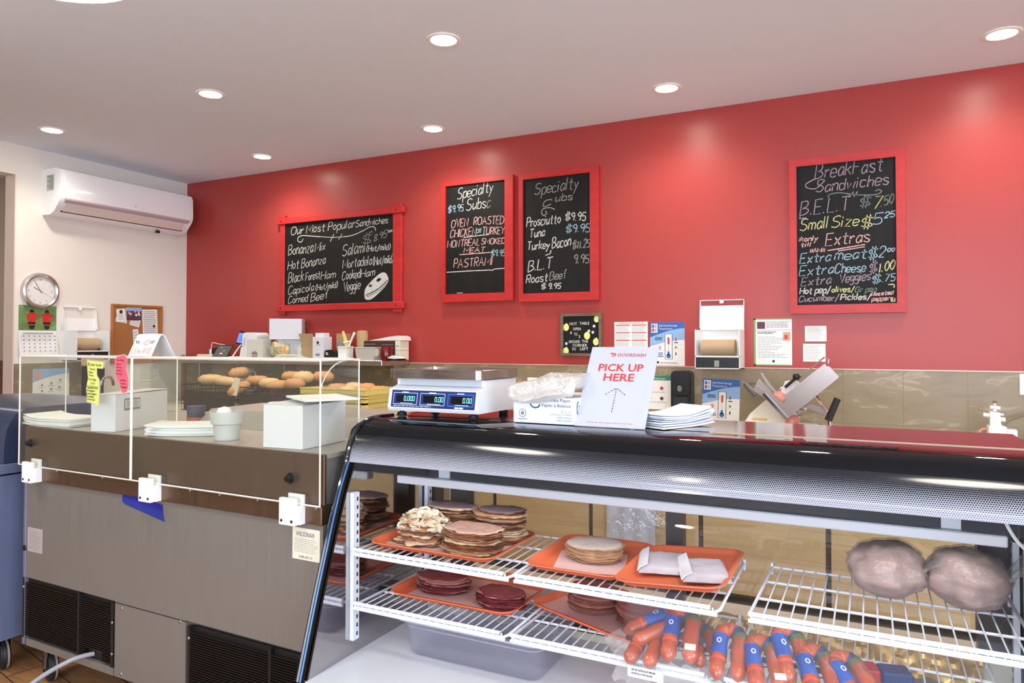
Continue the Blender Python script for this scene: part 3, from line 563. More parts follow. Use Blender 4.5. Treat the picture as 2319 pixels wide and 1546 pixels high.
# ================================================================ white side wall
t = thing('air_conditioner', 'white split air conditioner high on the side wall', 'air conditioner', (XL, 3.835, 2.40), 90)
m_ac = mat('white glossy plastic', (240, 240, 242), 0.18, coat=0.2); m_acg = mat('grey pink plastic', (190, 172, 176), 0.4)
prof = [(0, 0), (-.10, -.002), (-.150, .022), (-.195, .072), (-.215, .095), (-.232, .125), (-.235, .17), (-.230, .30), (-.215, .335), (-.18, .348), (0, .35)]
b = MB(); b.prism(prof, -.585, .585, axis='x'); b.build('body', m_ac, t, smooth=30)
b = MB(); b.prism([(-.2355, .115), (-.2375, .17), (-.2325, .30), (-.218, .334), (-.214, .332), (-.226, .30), (-.231, .17), (-.229, .115)], -.557, .557, axis='x')
b.build('front_panel', m_ac, t, smooth=30)
b = MB(); b.prism([(-.2365, .105), (-.2365, .118), (-.212, .092), (-.208, .086)], -.55, .55, axis='x'); lab(b.build('panel_lip', m_acg, t, smooth=0), 'grey pink lower lip of the panel')
b = MB(); b.prism([(-.203, .078), (-.207, .081), (-.162, .030), (-.158, .026)], -.53, .52, axis='x'); b.build('louvre', mat('cream plastic', (226, 212, 204), .4), t, smooth=0)
b = MB(); b.prism([(-.158, .0265), (-.1615, .030), (-.1545, .0225), (-.152, .0205)], -.54, .53, axis='x'); b.build('air_slot', m_dark, t, smooth=0)
b = MB(); b.T = Matrix.Translation((-.586, -.10, .24)); b.add([(0, -.045, -.06), (0, .045, -.06), (0, .045, .06), (0, -.045, .06)], [(0, 3, 2, 1)], 0)
for i in range(9): z = .05 - i * .012; b.add([(-.0006, -.038, z - .003), (-.0006, .038 - .02 * (i % 3), z - .003), (-.0006, .038 - .02 * (i % 3), z + .003), (-.0006, -.038, z + .003)], [(0, 3, 2, 1)], 1)
lab(b.build('rating_label', [mat('grey label', (186, 186, 176), .6), m_ink], t, smooth=0), 'grey rating label on the end')
b = MB(); b.box(.30, .335, -.13, -.105, -.02, .002, b=.004); lab(b.build('drain_clip', m_dark, t), 'black clip under the case')
b = MB(); b.box(.02, .026, -.2376, -.2366, .145, .158); lab(b.build('badge', m_ink, t, smooth=0), 'small grey badge')

t = thing('wall_clock', 'round brushed metal wall clock hung over the parrot calendar', 'clock', (XL, 3.236, 1.818), 90); t.scale = (.94, .94, .94)
m_alu = mat('brushed aluminium', (206, 200, 196), 0.28, metal=0.9)
b = MB(); b.lathe([(.112, 0), (.146, 0), (.148, .012), (.142, .034), (.128, .040), (.114, .030), (.112, .02)], seg=64, axis='y'); b.build('rim', m_alu, t)
b = MB(); b.lathe([(0, .016), (.114, .016)], seg=64, axis='y'); b.build('dial', mat('cream dial', (232, 230, 224), .6), t)
m_dp = mat('grey dial print', (120, 116, 118), .6)
for k in range(12):
    if k % 3: b = MB(); a = R(90 - 30 * k); ribbon(b, [(.082 * math.cos(a), .082 * math.sin(a)), (.100 * math.cos(a), .100 * math.sin(a))], .003, -.0166); b.build('hour_mark', m_dp, t, smooth=0)
for s, x, z in (('12', 0, .082), ('3', .092, -.012), ('6', 0, -.104), ('9', -.092, -.012)): b = MB(); printed(b, s, x, z, .026, -.0166, 0, 'CENTER'); b.build('hour_number', m_dp, t, smooth=0)
def hand(nm, ang, l, w, m):
    b = MB(); a = R(ang); ribbon(b, [(-.02 * math.cos(a), -.02 * math.sin(a)), (l * math.cos(a), l * math.sin(a))], w, -.019); b.build(nm, m, t, smooth=0)
hand('hour_hand', 90 + 62, .058, .005, mat('grey clock hand', (96, 84, 88), .5)); hand('minute_hand', 90 + 31, .082, .0035, MATS['grey clock hand']); hand('second_hand', -28, .075, .0015, mat('red clock hand', (190, 90, 90), .5))
b = MB(); b.lathe([(0, .035), (.113, .031)], seg=48, axis='y'); b.build('lens', film('clock glass', refl=.03), t)

t = thing('wall_calendar', 'wall calendar with two red parrots on a branch, under the clock', 'calendar', (XL, 3.228, 1.515), 90)
m_pgr = mat('leafy green photo print', (108, 140, 84), .4, noise_s=14, noise_amt=.45); m_prd = mat('parrot red print', (196, 52, 40), .4, noise_s=60, noise_amt=.25); m_pdk = mat('parrot dark print', (44, 30, 28), .4)
b = MB(); b.box(-.137, .137, -.003, -.0008, .002, .192); b.build('picture_page', m_pgr, t, smooth=0)
b = MB()
for cx in (-.045, .065):
    b.flat(catmull([(cx - .035, .125), (cx, .138), (cx + .038, .125), (cx + .034, .085), (cx + .018, .055), (cx - .018, .055), (cx - .034, .085), (cx - .035, .125)], 4)[:-1], -.0034, 0)
    b.flat([(cx - .03, .066), (cx + .03, .066), (cx + .016, .012), (cx - .012, .010)], -.0036, 1); b.disc(cx, .145, .017, -.0033, 1, 14)
ribbon(b, [(-.137, .040), (-.02, .046), (.10, .042)], .008, -.0038, 2)
b.build('parrot_picture', [m_prd, m_pdk, mat('twig print', (140, 104, 70), .5)], t, smooth=0)
b = MB(); n = 8
for i in range(n):
    za, zb = -.185 + .187 * i / n, -.185 + .187 * (i + 1) / n; f = lambda z: -.003 - .016 * (max(0, .002 - z) / .187) ** 1.5
    b.add([(-.137, f(za), za), (.137 + .01 * (n - i) / n, f(za) - .004, za), (.137 + .01 * (n - i - 1) / n, f(zb) - .004 * 1, zb), (-.137, f(zb), zb)], [(0, 1, 2, 3)], 0)
b.build('date_page', m_pap, t, smooth=60)
b = MB()
for i in range(7):
    x = -.125 + i * .038
    for k in range(5):
        z = -.045 - k * .028; y = -.003 - .016 * (max(0, .002 - z) / .187) ** 1.5 - .005
        b.rect(x + .018, x + .026, z, z + .007, y, 1)
        if k < 2: ribbon(b, [(x, z - .006), (x + .034, z + .018)], .0016, y - .001, 1); ribbon(b, [(x, z + .018), (x + .034, z - .006)], .0016, y - .001, 1)
b.rect(-.11, .11, -.022, -.016, -.0100, 1)
b.build('date_print', PM, t, smooth=0)

t = thing('cork_board', 'cork board in a thin wood frame covered in pinned papers', 'notice board', (XL, 4.048, 1.50), 90)
b = MB(); b.box(-.225, .225, -.012, -.001, -.235, .235); b.build('cork_panel', mat('cork', (164, 108, 62), .9, noise_s=180, noise_amt=.25), t, smooth=0)
b = MB()
for xa, xb, za, zb in ((-.238, -.22, -.25, .25), (.22, .238, -.25, .25), (-.22, .22, .232, .25), (-.22, .22, -.25, -.232)): b.box(xa, xb, -.022, -.001, za, zb, b=.002)
b.build('wood_frame', mat('orange pine', (176, 112, 62), .5), t)
def pinned(label, x, z, w, h, tilt, kind, cat='paper', yy=.0125):
    b = MB(); b.box(-w, w, -.0016, 0, -h, h)
    if kind == 'photo':
        b.rect(-w * .97, w * .97, -h * .97, h * .97, -.002, 10)
        for i in range(9): b.disc(random.uniform(-w * .8, w * .8), random.uniform(-h * .2, h * .5), .011, -.0024 - i * .0001, (0, 9, 5)[i % 3], 8)
        b.rect(-w * .97, w * .97, h * .5, h * .97, -.0022, 5)
    elif kind == 'list': lines(b, -w * .85, w * .85, -h * .9, h * .92, 12, -.002, 1, .35, .15); b.disc(w * .5, -h * .35, .012, -.0024, 2, 10)
    elif kind == 'card': lines(b, -w * .7, w * .7, -h * .7, h * .3, 4, -.002, 1, .3); b.disc(0, h * .55, w * .4, -.002, 2, 10)
    else: lines(b, -w * .8, w * .8, -h * .8, h * .8, 5, -.002, 1, .25)
    o = b.build('pinned_paper', PM, smooth=0, loc=(XL + yy, 4.048 + x, 1.50 + z), rot=(0, R(tilt), R(90))); tag(o, label, cat, 'papers on the cork board')
pinned('small white card tilted at the top left of the cork board', -.155, .155, .040, .055, -6, 'card', yy=.0160)
pinned('white slip under the tilted card on the cork board', -.15, .115, .05, .020, 8, 'slip')
pinned('group photograph pinned at the top of the cork board', -.035, .170, .072, .055, -2, 'photo')
pinned('small white note pinned under the group photograph', -.025, .098, .045, .032, 14, 'slip')
pinned('tall printed list at the right of the cork board', .118, .105, .072, .110, -3, 'list')
pinned('narrow white receipt pinned low on the cork board', -.015, -.03, .026, .07, -5, 'slip')
sheet('paper_sheet', 'white sheet on the side wall below the cork board, seen through the acrylic', 4.06, 4.275, 1.09, 1.242, wall='left', draw=d_note, cat='paper')
def d_wash(b, w, h, y):
    n = 10; arc = [(-w + 2 * w * i / n, h * (.10 + .55 * math.sin(i / n * 1.5))) for i in range(n + 1)]
    b.flat([(-w, h)] + arc + [(w, h)], y, 5); b.rect(-w * .9, -w * .55, h * .3, h * .8, y - .0003, 7)
    for x, z in ((-.5, -.1), (0, 0), (.5, .2), (-.5, -.5), (0, -.4), (.45, -.3)): b.disc(w * x, h * z, h * .08, y, 1, 10); lines(b, w * (x - .18), w * (x + .18), h * (z - .22), h * (z - .12), 2, y, 1, .4)
sheet('handwashing_poster', 'faded blue headed poster on the side wall behind the left acrylic pane', 3.19, 3.465, 1.0, 1.225, wall='left', y=.0108, draw=d_wash, cat='poster')
# ================================================================ sandwich prep table (its back faces us)
def brushed(name, col, rough, scale=(1, 1, 90), amt=0.12, metal=1.0, bump=0.03):
    return mat(name, col, rough, metal=metal, noise_s=5, noise_amt=amt, stretch=scale, rough_var=0.07, bump=bump, bump_s=14)
m_ss = brushed('brushed stainless sheet', (140, 136, 130), 0.4, (30, 30, .7), .045, metal=.45, bump=0)
m_ssb = brushed('reflection brown stainless', (120, 98, 78), 0.36, (8, 8, 1), .05, metal=.8, bump=0)  # brown of the floor's reflection put into the base colour
m_sst = brushed('stainless worktop', (176, 170, 160), 0.42, (2, 30, 30), .04, metal=.5, bump=0)
m_blkmetal = mat('black painted metal', (24, 24, 26), 0.45)
m_screw = mat('bright screw', (170, 166, 160), 0.3, metal=0.9)
PT = thing('prep_table', 'long stainless sandwich prep table on castors, its back panel facing the room', 'prep table', (-3.182, 1.772, 0), -1.37)
b = MB(); b.box(.018, 1.655, 0, .72, .445, .852); b.box(.62, 1.02, 0, .72, .165, .445); b.box(.018, .62, .03, .72, .165, .445); b.box(1.02, 1.655, .03, .72, .165, .445)
b.build('body', m_ss, PT, smooth=0)
b = MB(); b.box(0, .0175, -.003, .72, .165, .852, b=.002); lab(b.build('corner_post', brushed('blue grey stainless', (120, 122, 146), .35, (20, 20, .8), .04, metal=.4, bump=0), PT), 'blue grey corner post')
b = MB(); b.box(-.004, 1.658, -.012, .70, .852, .912, b=.003); lab(b.build('rail', m_ssb, PT), 'brown tinted rail under the ledge')
b = MB(); b.box(-.002, 1.658, .000, .012, .912, 1.072, b=.002); lab(b.build('ledge_face', m_ssb, PT), 'reflection brown ledge face')
b = MB(); b.box(-.002, 1.658, .012, .72, 1.058, 1.0725); b.build('worktop', m_sst, PT, smooth=0)
b = MB(); b.box(.018, 1.65, .014, .70, .9125, 1.0575); b.build('inner_frame', m_ss, PT, smooth=0)
b = MB(); b.prism([(.34, 1.073), (.42, 1.138), (.71, 1.142), (.71, 1.073)], .625, 1.62, axis='x'); b.build('pan_lid', m_sst, PT, smooth=0)
def grille(x0, x1, z0, z1, notch=None):
    b = MB(); b.box(x0, x1, .012, .018, z0, z1); n = int((z1 - z0 - .02) / .0085)
    g = b.build('grille', m_blkmetal, PT, smooth=0)
    b = MB()
    for i in range(n):
        z = z0 + .01 + i * .0085; xa = x0 + .012; xb = x1 - .012
        if notch and z < notch[2]: b.box(xa, notch[0], -.002, .012, z, z + .0035); b.box(notch[1], xb, -.002, .012, z, z + .0035)
        else: b.box(xa, xb, -.002, .012, z, z + .0035)
    lab(b.build('louvres', mat('dark louvre', (44, 42, 40), .35, metal=.6), g, smooth=0), 'dark horizontal louvres'); 
    for xa, xb in ((x0, x0 + .012), (x1 - .014, x1), ((x0 + x1) / 2 + .08, (x0 + x1) / 2 + .09)):
        b = MB(); b.box(xa, xb, -.004, .012, z0, z1); b.build('grille_post', m_blkmetal, g, smooth=0)
    for xx, zz in ((x0 + .006, z1 - .04), (x1 - .007, z1 - .08), (x1 - .007, z0 + .05)):
        b = MB(); b.lathe([(0, .003), (.005, .002), (.006, 0)], (xx, -.004, zz), 10, axis='y'); b.build('screw', m_screw, g)
grille(.004, .615, .195, .443, notch=(.44, .54, .235)); grille(1.035, 1.660, .150, .428)
b = MB(); b.box(.03, .615, -.002, .03, .165, .194); b.build('kick_strip', m_ss, PT, smooth=0)
b = MB(); b.box(.62, 1.03, -.0012, 0, .440, .4425); b.build('panel_seam', m_blkmetal, PT, smooth=0)
for xx, zz in ((.66, .425), (.99, .435), (.66, .18)): b = MB(); b.lathe([(0, .003), (.006, .002), (.007, 0)], (xx, -.0005, zz), 10, axis='y'); b.build('screw', m_screw, PT)
for xx in (.25, .55, .82, 1.05, 1.20, 1.38, 1.635): b = MB(); b.lathe([(0, .003), (.004, .002), (.005, 0)], (xx, -.012, .905), 10, axis='y'); b.build('screw', m_screw, PT)
for xx, zz in ((.078, 1.008), (1.535, .992)):
    b = MB(); b.lathe([(0, .028), (.010, .027), (.011, .012), (.0175, .011), (.0175, 0)], (xx, -.010, zz), 18, axis='y'); b.build('stud', [m_dark], PT)
b = MB(); b.lathe([(0, .004), (.011, .003), (.012, 0)], (.012, -.003, .565), 14, axis='y'); b.build('rubber_plug', m_dark, PT)
m_tyre = mat('black rubber tyre', (24, 25, 30), .55); m_fork = mat('zinc fork', (160, 160, 168), .3, metal=.9)
def caster(parent, x, y, r=.064):
    b = MB(); b.lathe([(.014, -.018), (r * .76, -.018), (r * .80, -.014), (r * .97, -.014), (r, -.008), (r, .008), (r * .97, .014), (r * .80, .014), (r * .76, .018), (.014, .018)], (0, 0, 0), 32, axis='y')
    w = b.build('caster_wheel', m_tyre, parent, loc=(x, y, r), rot=(0, 0, R(-14)))
    b = MB(); b.lathe([(r * .985, -.0095), (r * 1.004, -.0095), (r * 1.004, -.002), (r * .985, -.002)], (0, 0, 0), 32, axis='y'); lab(b.build('tread_ring', mat('tan tread', (150, 136, 116), .6), w), 'tan worn tread ring')
    b = MB()
    for k in range(5): b.T = Matrix.Rotation(R(72 * k + 10), 4, 'Y'); b.box(-.004, .004, -.0205, -.017, .012, r * .74)
    b.build('wheel_spokes', m_tyre, w, smooth=0)
    b = MB(); b.lathe([(0, .026), (.009, .024), (.009, .016), (0, .016)], (0, 0, 0), 12, axis='y'); b.build('axle_nut', m_screw, w)
    b = MB()
    for sy in (-.024, .021): b.prism([(-.012, -.012), (.012, -.012), (.035, r + .012), (-.010, r + .012)], sy, sy + .003)
    b.box(-.02, .045, -.03, .03, r + .012, .165 - r); b.build('fork', m_fork, w, smooth=0)
for x, y in ((.075, .075), (1.58, .08), (.08, .64), (1.58, .64)): caster(PT, x, y)

# ---------------------------------------------------------------- acrylic sneeze guard
m_acr = film('clear acrylic', (244, 247, 240), refl=.035, haze=.05, hazecol=(210, 200, 184), grazing=.35)
m_aedge = mat('frosted acrylic edge', (232, 228, 214), .35, trans=.25)
SG = thing('sneeze_guard', 'clear acrylic sneeze guard standing along the front of the prep table', 'sneeze guard', (-3.182, 1.772, 0), -1.37)
y0, y1, zt = -.021, .165, 1.366
def pane(name, pts):       # a sheet with bright cut edges
    b = MB(); b.poly(pts); p = b.build(name, m_acr, SG, smooth=0)
    return p
def edge(p, a, c, r=.0036): b = MB(); b.tube([a, c], r, 4); b.build('polished_edge', m_aedge, p, smooth=0)
for xa, xb in ((-.004, .733), (.739, 1.660)):
    p = pane('front_pane', [(xa, y0, .914), (xb, y0, .914), (xb, y0, zt), (xa, y0, zt)])
    edge(p, (xa, y0, .914), (xa, y0, zt)); edge(p, (xb, y0, .914), (xb, y0, zt)); edge(p, (xa, y0, zt), (xb, y0, zt), .004); edge(p, (xa, y0, .9145), (xb, y0, .9145), .003)
for x in (.000, .742, 1.656):
    p = pane('side_pane', [(x, y0, 1.074), (x, y1, 1.074), (x, y1, zt), (x, y0, zt)]); edge(p, (x, y1, 1.076), (x, y1, zt), .003); edge(p, (x, y0, zt), (x, y1, zt), .003)
p = pane('top_pane', [(-.004, y0, zt), (1.660, y0, zt), (1.660, y1, zt), (-.004, y1, zt)]); edge(p, (-.004, y1, zt), (1.660, y1, zt), .003)
b = MB(); b.tube([(1.654, y0 + .125 * (1 - math.sin(R(a))) + .002, zt - .125 * (1 - math.cos(R(a))) - .002) for a in range(0, 91, 9)], .0026, 4); b.build('corner_gusset', m_aedge, SG)
m_brk = mat('white nylon', (240, 240, 238), .45)
for x in (.112, .862, 1.555):
    b = MB(); b.box(x - .037, x + .030, -.052, -.036, .852, .936, b=.002); b.box(x - .030, x + .037, -.036, -.0125, .854, .9125); b.box(x - .030, x + .037, -.0185, -.013, .9125, .945)
    k = b.build('clamp_block', m_brk, SG)
    for sx in (-.025, .018): b = MB(); b.lathe([(0, .002), (.0045, .0015), (.005, 0)], (x + sx, -.052, .866), 10, axis='y'); b.build('clamp_screw', m_dark, k)
def on_guard(o, *a): tag(o, *a); return o
PTM = Matrix.Translation((-3.182, 1.772, 0)) @ Matrix.Rotation(R(-1.37), 4, 'Z')
def note(label, col, outline, cx, cz, txt, w):
    m = mat(label[:12] + ' card', col, .6)
    b = MB(); pts = catmull(outline + outline[:1], 3)[:-1] if False else outline
    b.prism(pts, -.0008, 0)
    for s, x, z, l, h in txt: chalk(b, s, (x, z), (x + l, z - .002), h, .0013, -.0012, 1, jit=.5)
    if w: ribbon(b, [(w[0], w[1]), (w[2], w[3])], .0014, -.0013, 1)
    f = [(p[0] * 1.13, p[1] * 1.06) for p in pts]
    o = b.build('price_note', [m, mat('black marker', (40, 38, 30), .7)], smooth=0, loc=PTM @ Vector((cx, y0 - .0035, cz)), rot=(0, 0, R(-1.37)))
    tag(o, label, 'note', 'notes taped to the acrylic')
    b = MB(); b.prism(f, -.0003, 0); b.build('clear_tape', film('clear tape', refl=.05, haze=.25), o, smooth=0, loc=(0, .0012, 0))
note('yellow handwritten note taped inside the left acrylic pane', (216, 222, 116),
     [(-.048, .085), (.055, .080), (.052, .055), (.012, .056), (.014, .028), (.030, .010), (.032, -.020), (.026, -.085), (.018, -.09), (.004, -.080), (-.046, -.074), (-.046, -.048), (-.050, -.022), (-.040, .016), (-.044, .05)],
     .515, 1.268, [('$2 Combo Veg sub', -.044, .066, .085, .010), ('Tomato', -.036, .050, .04, .008), ('Sauce', -.036, .038, .026, .008), ('Onion', -.036, .026, .03, .008), ('Extra Vegg', -.042, .010, .05, .009), ('3 pcs', -.026, -.004, .03, .009), ('Vegetable Pieces', -.046, -.022, .068, .008),
                    ('hot peppers', -.046, -.033, .05, .008), ('sweet peppers', -.046, -.045, .06, .008), ('cucumbers', -.046, -.056, .045, .008), ('tomatoes', -.046, -.066, .05, .007)], (-.048, -.012, .026, -.016))
note('pink handwritten note taped beside the yellow one', (246, 92, 112),
     [(-.040, .055), (-.028, .068), (.012, .074), (.030, .062), (.024, .022), (.036, -.006), (.040, -.035), (.030, -.062), (.004, -.068), (-.008, -.040), (-.034, -.006), (-.038, .03)],
     .682, 1.302, [('Everything', -.034, .052, .045, .009), ('sauce', -.034, .038, .03, .008), ('onions', -.034, .026, .034, .008), ('tomato', -.034, .014, .036, .008), ('lettuce', -.034, .002, .036, .008), ('pickles', -.006, -.022, .03, .008), ('olives', -.004, -.034, .026, .008), ('hot peppers', -.004, -.047, .036, .007)], None)
def on_front(b, name, mats, label, cat, x, z, y=0, group=None): return tag(b.build(name, mats, smooth=0, loc=PTM @ Vector((x, y, z)), rot=(0, 0, R(-1.37))), label, cat, group)
b = MB(); b.flat([(-.13, .03), (.10, -.002), (.105, -.038), (.112, -.062), (-.118, -.022), (-.134, -.012)], -.0012); b.flat([(-.125, .026), (.10, -.006), (.10, -.026), (-.128, .004)], -.0016, 1)
on_front(b, 'masking_tape', [mat('blue tape', (34, 52, 140), .5), mat('doubled blue tape', (34, 34, 140), .5)], 'torn strip of blue tape on the steel panel under the rail', 'tape', .79, .838)
b = MB(); b.rect(-.058, .058, -.05, .05, -.001); lines(b, -.05, .05, -.028, .018, 8, -.0014, 1, .22, .2); printed(b, 'WILSONAIR', -.042, .024, .02, -.0014, 2, width=.078); printed(b, '548-8313', -.03, -.044, .011, -.0014, 2, width=.056)
on_front(b, 'service_sticker', [mat('cream label', (228, 222, 200), .55), m_ink, mat('navy print', (34, 40, 84), .6)], 'cream service sticker reading WILSONAIR beside the black case end', 'sticker', 1.585, .785)
b = MB(); b.rect(-.055, .055, -.05, .05, -.001); lines(b, -.045, .045, -.04, .04, 9, -.0014, 1, .18, .3)
on_front(b, 'rating_sticker', [mat('faded mauve label', (172, 160, 158), .6), m_ink], 'faded rating sticker on the left of the steel panel', 'sticker', .085, .605)
# grey drain hose coming out of the left grille
b = MB(); b.tube(catmull([tuple(PTM @ Vector(p)) for p in ((.475, .012, .215), (.445, -.06, .21), (.37, -.15, .15), (.31, -.25, .05), (.26, -.36, .012), (.2, -.55, .008))], 8), .0085, 10)
tag(b.build('drain_hose', mat('grey plastic hose', (150, 150, 156), .4)), 'grey hose curling out of the left grille to the floor', 'hose')

# ---------------------------------------------------------------- things standing on the prep table behind the acrylic
m_card = mat('white carton', (222, 222, 228), .6, spec=.3); m_cardin = mat('carton inside', (206, 200, 194), .8)
def carton(name, label, x0, x1, y0_, y1_, h, rz, loc, draw=None, cat='box', flaps=0, group=None):
    t = thing(name, label, cat, loc, rz, group)
    b = MB(); b.box(x0, x1, y0_, y1_, 0, h, b=.0015); b.build('carton', m_card, t)
    if draw: b = MB(); draw(b); b.build('print', PM, t, smooth=0)
    if flaps: b = MB(); b.add([(x0, y0_, h + .0005), (x1, y0_, h + .0005), (x1 + .004, y1_, h + flaps), (x0 + .01, y1_, h + flaps)], [(0, 1, 2, 3)]); b.build('loose_flap', m_card, t, smooth=0)
    return t
ZT = 1.0733
carton('takeout_carton', 'white carton at the right end of the prep table with a pad on it', -.110, .052, .0, .235, .143, 4, (-1.705, 1.770, ZT), flaps=.010)
t = thing('order_pad', 'white order pad lying crooked on the right hand carton', 'pad', (-1.66, 1.89, ZT + .158), -32)
b = MB(); b.box(-.13, .11, -.10, .085, 0, .007, b=.001); b.build('pad', M_WHITE(), t); b = MB(); b.box(-.13, .11, .080, .088, .006, .011); lab(b.build('binding', mat('grey cloth binding', (150, 132, 132), .7), t, smooth=0), 'grey cloth binding')
def d_bar(b): b.T = Matrix.Translation((.050, .1, .10)) @ Matrix.Rotation(R(90), 4, 'Z'); b.rect(-.05, .04, -.02, .026, -.0015, 1); b.rect(-.046, .036, -.012, .02, -.002, 0); [b.rect(-.04 + i * .008, -.036 + i * .008, -.01, .018, -.0024, 1) for i in range(9)]
carton('paper_carton', 'white carton behind the pink note, lid slightly open', -.058, .050, .0, .31, .145, 16, (-2.685, 1.785, ZT), draw=d_bar, flaps=.006)
def paper_stack(label, loc, rz, w, d, n, curl, m=None):
    t = thing('paper_stack', label, 'stack of papers', loc, rz, 'paper stacks on the prep table')
    b = MB()
    for i in range(n):
        ox, oy = random.uniform(-.006, .006), random.uniform(-.006, .006); z = i * .0032; c = curl * (1 - i / n)
        for k in range(6):
            xa, xb = -w + 2 * w * k / 6, -w + 2 * w * (k + 1) / 6; fz = lambda x: .012 * curl * max(0, -x / w - .3) ** 2 * (1 + .6 * math.sin(i * 2.1))
            b.add([(xa + ox, -d + oy, z + fz(xa)), (xb + ox, -d + oy, z + fz(xb)), (xb + ox, d + oy, z + fz(xb)), (xa + ox, d + oy, z + fz(xa)), (xa + ox, -d + oy, z + .0028 + fz(xa)), (xb + ox, -d + oy, z + .0028 + fz(xb)), (xb + ox, d + oy, z + .0028 + fz(xb)), (xa + ox, d + oy, z + .0028 + fz(xa))],
                  [(0, 3, 2, 1), (4, 5, 6, 7), (0, 1, 5, 4), (2, 3, 7, 6), (3, 0, 4, 7), (1, 2, 6, 5)])
    b.build('sheets', M_WHITE(), t, smooth=0); return t
paper_stack('fanned stack of white paper at the left end of the prep table', (-3.075, 1.875, ZT), 6, .135, .085, 11, 1.5)
paper_stack('stack of white paper at the middle of the prep table, beside the plastic tub', (-2.345, 1.905, ZT), 32, .13, .085, 12, 1.0)
m_trp = mat('translucent plastic', (228, 230, 230), .35, trans=.35, spec=.4)
t = thing('plastic_tub', 'frosted plastic tub with a round scoop inside, on the prep table', 'tub', (-2.075, 1.845, ZT))
b = MB(); b.lathe([(.0, .003), (.042, .003), (.049, .056), (.056, .059), (.060, .102), (.058, .102), (.054, .061), (.047, .058), (.040, .006), (0, .006)], seg=32); b.lathe([(.0, 0), (.041, 0), (.042, .003), (0, .003)], seg=32); b.build('tub', m_trp, t)
b = MB(); b.lathe([(0, .066), (.02, .070), (.028, .086), (.028, .098), (.020, .113), (0, .119)], (-.016, 0, 0), 20); b.build('scoop', mat('white plastic scoop', (244, 244, 246), .3), t)
t = thing('sauce_bottle', 'dark cylinder standing at the left on the prep table', 'bottle', (-2.945, 1.985, ZT)); b = MB(); b.lathe([(0, 0), (.030, 0), (.031, .085), (.029, .112), (.022, .118), (0, .118)], seg=24); b.build('bottle', m_dark, t); b = MB(); b.lathe([(.031, .03), (.0318, .03), (.0318, .08), (.031, .08)], seg=24); b.build('band', mat('blue black band', (36, 42, 66), .3), t)
t = thing('squeeze_bottle', 'clear squeeze bottle with a red cap left of the white carton', 'bottle', (-2.83, 1.93, ZT)); b = MB(); b.lathe([(0, 0), (.030, 0), (.032, .012), (.031, .06), (.016, .092), (.014, .1), (0, .1)], seg=20); b.build('bottle', m_trp, t); b = MB(); b.lathe([(.0175, .098), (.0175, .122), (.015, .125), (0, .125)], seg=20); b.build('cap', mat('red cap', (176, 36, 44), .4), t)
t = thing('lidded_cup', 'small dark cup half hidden right of the white carton', 'cup', (-2.62, 2.16, ZT)); b = MB(); b.lathe([(0, 0), (.030, 0), (.036, .02), (.038, .075), (0, .075)], seg=22); b.build('cup', mat('slate blue cup', (70, 72, 88), .4), t); b = MB(); b.lathe([(.0365, .005), (.0375, .024), (.036, .028), (.034, .02)], seg=22); b.build('red_band', mat('red band', (190, 84, 80), .5), t)
t = thing('squeeze_bottle', 'white squeeze bottle with a pointed tip on the pan lid', 'bottle', (-2.26, 2.40, 1.1425)); b = MB(); b.lathe([(0, 0), (.034, 0), (.032, .008), (.010, .016), (.004, .05), (0, .05)], seg=20); b.build('nozzle_cap', M_WHITE(), t)
t = thing('jar_lid', 'round white lid lying on the pan lid beside the bottle tip', 'lid', (-2.385, 2.40, 1.1425)); b = MB(); b.lathe([(0, 0), (.042, 0), (.042, .010), (.038, .013), (0, .013)], seg=24); b.build('lid', M_WHITE(), t)
t = thing('tent_sign', 'folded white card sign reading NO LEANING on top of the acrylic', 'sign', (-2.505, 1.86, 1.3705), -1)
pr = [(-.055, 0), (-.018, .078), (-.006, .086), (.006, .078), (.05, 0)]
b = MB(); th = [(p[0] * .97, p[1] - .0025) for p in pr[::-1]]; b.prism(pr + [(.047, 0), (.004, .0745), (-.006, .0825), (-.016, .0745), (-.052, 0)], -.068, .068, axis='x'); b.build('card', m_card, t, smooth=30)
b = MB(); b.T = Matrix.Translation((0, -.0385, .036)) @ Matrix.Rotation(R(-25.5), 4, 'X')
chalk(b, 'NO', (-.012, .006), (.022, .006), .022, .0022, -.0028, 0); chalk(b, 'LEANING', (-.056, -.028), (.054, -.028), .022, .0024, -.0028, 1)
for x in (-.045, -.032, .034, .046): ribbon(b, [(x, .012), (x + (.008 if x > 0 else -.008), .026)], .003, -.0028, 2)
b.build('hand_lettering', [mat('pink marker', (236, 150, 140), .7), mat('orange marker', (240, 160, 90), .7), m_blk], t, smooth=0)

# ---------------------------------------------------------------- second steel unit at the left edge
t = thing('pizza_prep_unit', 'stainless unit with a domed lid at the left edge, beside the prep table', 'prep unit', (-3.30, 1.735, 0))
m_sb = brushed('cool stainless', (122, 132, 164), .35, (20, 20, .8), .04, metal=.4, bump=0)
b = MB(); b.box(-.95, 0, 0, .75, .158, .855); b.build('cabinet', m_sb, t, smooth=0)
b = MB(); b.box(-.95, -.012, -.003, 0, .16, .85); lab(b.build('door_face', m_ssb, t, smooth=0), 'brown tinted front face')
b = MB(); b.box(-.96, .004, -.012, .76, .862, .904, b=.003); b.build('worktop', m_sb, t)
b = MB(); pr = [(.02, .906), (.02, .98), (.03, 1.05), (.06, 1.11), (.11, 1.138), (.62, 1.142), (.62, .906)]; b.prism(pr, -.95, -.004, axis='x'); b.build('domed_lid', mat('dark blue steel', (84, 96, 132), .25, metal=.7), t, smooth=40)
for z in (.80, .66, .885): b = MB(); b.lathe([(0, .004), (.006, .003), (.007, 0)], (-.018, -.003 if z < .85 else -.012, z), 10, axis='y'); b.build('screw', m_screw, t)
